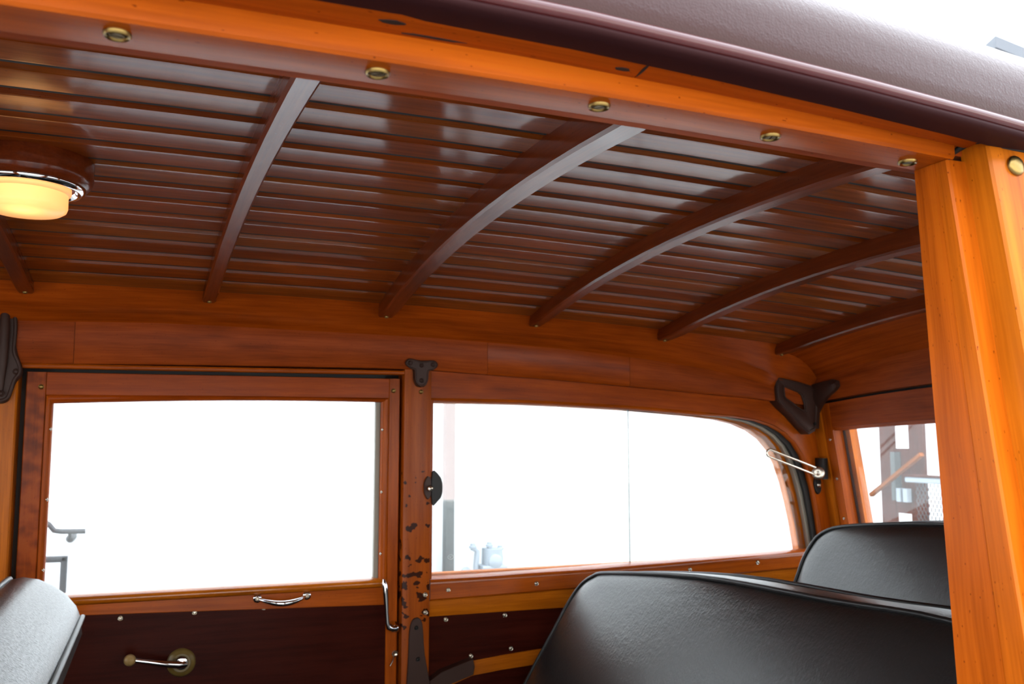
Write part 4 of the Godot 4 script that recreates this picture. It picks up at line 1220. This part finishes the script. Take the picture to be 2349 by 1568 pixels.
# ---------------------------------------------------------------- outside
func build_outside() -> void:
	var g := thing("ground", "grey paved yard around the car", "ground", Vector3.ZERO, "", "structure")
	part(g, "paving", slab(MB.new(), Vector3(-14, -0.1, -9), Vector3(14, 0.0, 14), 0.01), mats.concrete)
	var b := thing("building", "white rendered building wall seen through the side windows", "building", Vector3(0, 0, -2.6))
	part(b, "facade", slab(MB.new(), Vector3(-9.0, 0.0, -3.0), Vector3(9.0, 4.2, -2.6), 0.01), mats.stucco)
	part(b, "parapet", slab(MB.new(), Vector3(-0.775, 0.0, -2.6), Vector3(0.70, 1.035, -2.30), 0.008), mats.stucco2)
	# pale building across the yard, behind whoever looks in through the door
	var nb := thing("yard_building", "pale building front across the yard, behind the viewer", "building", Vector3(0, 0, 7.0))
	part(nb, "facade", slab(MB.new(), Vector3(-12.0, 0.0, 7.0), Vector3(12.0, 4.4, 7.4), 0.02), mats.facade)
	part(nb, "eave", slab(MB.new(), Vector3(-12.3, 4.35, 6.6), Vector3(12.3, 4.5, 7.5), 0.02), mats.pipe_grey)
	# handrails
	var grp := "steel handrails outside the door window"
	var h := thing("handrail", "grey tubular handrail with round wall bracket, above the other rail", "handrail", Vector3(-0.85, 1.0, -2.45), grp)
	part(h, "rail", tube(MB.new(), [Vector3(-1.30, 1.28, -2.47), Vector3(-0.925, 1.040, -2.45), Vector3(-0.905, 1.0155, -2.45), Vector3(-0.88, 1.011, -2.45), Vector3(-0.785, 1.009, -2.45)], [0.011], 12), mats.steel)
	part(h, "bracket", tube(MB.new(), [Vector3(-0.845, 1.005, -2.45), Vector3(-0.845, 0.985, -2.46), Vector3(-0.845, 0.976, -2.48)], [0.007], 10), mats.steel)
	part(h, "rosette", lathe(MB.new(), Vector3(-0.845, 0.977, -2.6), Vector3.BACK, [[0.017, 0.0], [0.017, 0.125], [0.012, 0.14], [0.0001, 0.142]], 20), mats.steel)
	h = thing("handrail", "lower grey handrail with square corner and upright post", "handrail", Vector3(-0.84, 0.0, -2.2), grp)
	part(h, "rail", bar(MB.new(), Vector3(-1.5, 0.932, -2.2), Vector3(-0.829, 0.9255, -2.2), Vector3.UP, Vector3.BACK, 0.024, 0.03, 0.006), mats.steel)
	part(h, "post", bar(MB.new(), Vector3(-0.841, 0.935, -2.2), Vector3(-0.843, 0.0, -2.2), Vector3.RIGHT, Vector3.BACK, 0.025, 0.03, 0.006), mats.steel)
	# downpipe
	var d := thing("downpipe", "brown and grey square downpipe on the white wall beside the window post", "pipe", Vector3(0.853, 0.0, -2.5))
	part(d, "upper_length", bar(MB.new(), Vector3(0.853, 1.10, -2.53), Vector3(0.853, 4.1, -2.53), Vector3.RIGHT, Vector3.BACK, 0.052, 0.06, 0.006), mats.pipe_brown)
	part(d, "lower_length", bar(MB.new(), Vector3(0.853, 0.0, -2.53), Vector3(0.853, 1.10, -2.53), Vector3.RIGHT, Vector3.BACK, 0.046, 0.06, 0.006), mats.pipe_grey)
	# pale conduits and the gas meter below
	for p in [[1.015, 0.020, "thick pale conduit rising from the gas meter"], [1.068, 0.014, "thin pale conduit rising from the gas meter, beside the thick one"]]:
		var c := thing("conduit", p[2], "pipe", Vector3(p[0], 0.88, -2.5), "pale conduits on the wall")
		part(c, "pipe", tube(MB.new(), [Vector3(p[0], 0.88, -2.50), Vector3(p[0], 4.0, -2.50)], [p[1]], 14), mats.palepaint)
		part(c, "clip", slab(MB.new(), Vector3(p[0] - 0.026, 1.450, -2.6), Vector3(p[0] + 0.022, 1.466, -2.478), 0.003), mats.palepaint)
	var m := thing("gas_meter", "pale grey gas meter with pipe unions at the foot of the conduits", "meter", Vector3(1.04, 0.70, -2.5))
	part(m, "body", bar(MB.new(), Vector3(1.072, 0.74, -2.5), Vector3(1.072, 0.855, -2.5), Vector3.RIGHT, Vector3.BACK, 0.085, 0.10, 0.02, 4), mats.meter)
	part(m, "cover", lathe(MB.new(), Vector3(1.072, 0.795, -2.455), Vector3.BACK, [[0.036, 0.0], [0.036, 0.012], [0.028, 0.018], [0.0001, 0.019]], 24), mats.meter)
	part(m, "base_flange", slab(MB.new(), Vector3(1.005, 0.755, -2.54), Vector3(1.135, 0.775, -2.44), 0.005), mats.meter)
	for p in [[0.968, 0.876], [1.055, 0.880], [1.112, 0.862]]:
		part(m, "union", lathe(MB.new(), Vector3(p[0], p[1] - 0.025, -2.49), Vector3.UP, [[0.013, 0.0], [0.013, 0.008], [0.020, 0.010], [0.020, 0.020], [0.014, 0.022], [0.014, 0.032], [0.0001, 0.033]], 14), mats.meter)
	part(m, "inlet_pipe", tube(MB.new(), [Vector3(0.968, 0.86, -2.49), Vector3(0.99, 0.845, -2.49), Vector3(0.985, 0.78, -2.49), Vector3(0.98, 0.66, -2.49)], [0.013], 12), mats.meter)
	part(m, "outlet_pipe", tube(MB.new(), [Vector3(1.112, 0.85, -2.49), Vector3(1.118, 0.80, -2.49), Vector3(1.110, 0.76, -2.49)], [0.012], 12), mats.meter)
	part(m, "valve_wheel", lathe(MB.new(), Vector3(0.925, 0.745, -2.47), Vector3(0.2, 0.2, 1), [[0.028, 0.0], [0.030, 0.004], [0.028, 0.008], [0.02, 0.006], [0.006, 0.008], [0.0001, 0.009]], 20), mats.meter)
	# timber frame and fence seen through the tailgate window
	var t := thing("timber_frame", "reddish brown timber posts and plate seen through the tailgate window", "timber frame", Vector3(3.5, 0.0, -2.2))
	part(t, "post", slab(MB.new(), Vector3(3.49, 0.0, -2.433), Vector3(3.515, 3.2, -2.315), 0.006), mats.timber)
	part(t, "post", slab(MB.new(), Vector3(3.49, 0.0, -2.205), Vector3(3.515, 3.2, -2.088), 0.006), mats.timber)
	part(t, "infill_board", slab(MB.new(), Vector3(3.495, 0.975, -2.314), Vector3(3.51, 1.345, -2.206), 0.002), mats.timber)
	part(t, "conduit_box", slab(MB.new(), Vector3(3.44, 1.05, -2.300), Vector3(3.50, 1.325, -2.268), 0.008), mats.pipe_grey)
	for z in [-2.235, -2.185]:
		part(t, "switch_box", slab(MB.new(), Vector3(3.43, 1.045, z - 0.016), Vector3(3.47, 1.12, z + 0.016), 0.004), mats.meter)
	part(t, "reflection_bar", bar(MB.new(), Vector3(3.43, 1.070, -2.445), Vector3(3.43, 1.315, -2.045), Vector3.RIGHT, Vector3(0, 0.853, -0.522), 0.03, 0.022, 0.003), mats.reflection_orange, "slanting orange brown bar added for a reflection in the glass")  # solid bar added to imitate an orange reflection in the tailgate glass
	var f := thing("mesh_fence", "wire mesh panel under a grey rail beside the timber posts", "fence", Vector3(3.5, 0.0, -2.0))
	part(f, "top_rail", slab(MB.new(), Vector3(3.385, 1.160, -2.13), Vector3(3.44, 1.190, -1.2), 0.005), mats.meter)
	part(f, "cap_board", slab(MB.new(), Vector3(3.38, 1.190, -2.14), Vector3(3.445, 1.203, -1.2), 0.003), mats.timber)
	var mb := MB.new()
	for k in range(-14, 34):
		for sgn in [-1.0, 1.0]:
			var z0 := -2.088 + k * 0.026
			var y0 := 0.80
			var z1: float = z0 + sgn * 0.216
			var aa := Vector3(3.42, y0, z0)
			var bb := Vector3(3.42, 1.16, z1)
			var ta := 0.0
			var tb := 1.0
			for lim in [[-2.088, 1.0], [-1.45, -1.0]]:
				var fa: float = (aa.z - lim[0]) * lim[1]
				var fb: float = (bb.z - lim[0]) * lim[1]
				if fa < 0 and fb < 0:
					ta = 2.0
				elif fa < 0: ta = maxf(ta, fa / (fa - fb))
				elif fb < 0: tb = minf(tb, fa / (fa - fb))
			if ta >= tb: continue
			tube(mb, [aa.lerp(bb, ta), aa.lerp(bb, tb)], [0.0022], 5)
	var mesh := part(f, "wire_mesh", mb, mats.steel)
	mesh.set_meta("kind", "stuff")
	# eave gutter end of a far roof, upper corner of the picture
	var e := thing("eave_gutter", "grey metal eave gutter end high above the roof edge", "gutter", Vector3(4.6, 3.85, -2.3))
	var s := []
	for q in [[4.512, 4.026, 3.885, -2.338], [4.70, 3.945, 3.800, -2.275], [5.4, 3.655, 3.50, -2.05]]:
		var ym: float = lerpf(q[1], q[2], 0.55)
		s.append([Vector3(q[0], q[1], q[3]), Vector3(q[0], ym, q[3]), Vector3(q[0], ym - 0.004, q[3] - 0.02), Vector3(q[0], q[2], q[3] - 0.02), Vector3(q[0] + 0.06, q[2], q[3] - 0.14), Vector3(q[0] + 0.06, q[1], q[3] - 0.14)])
	part(e, "gutter_face", loft(MB.new(), s), mats.gutter)
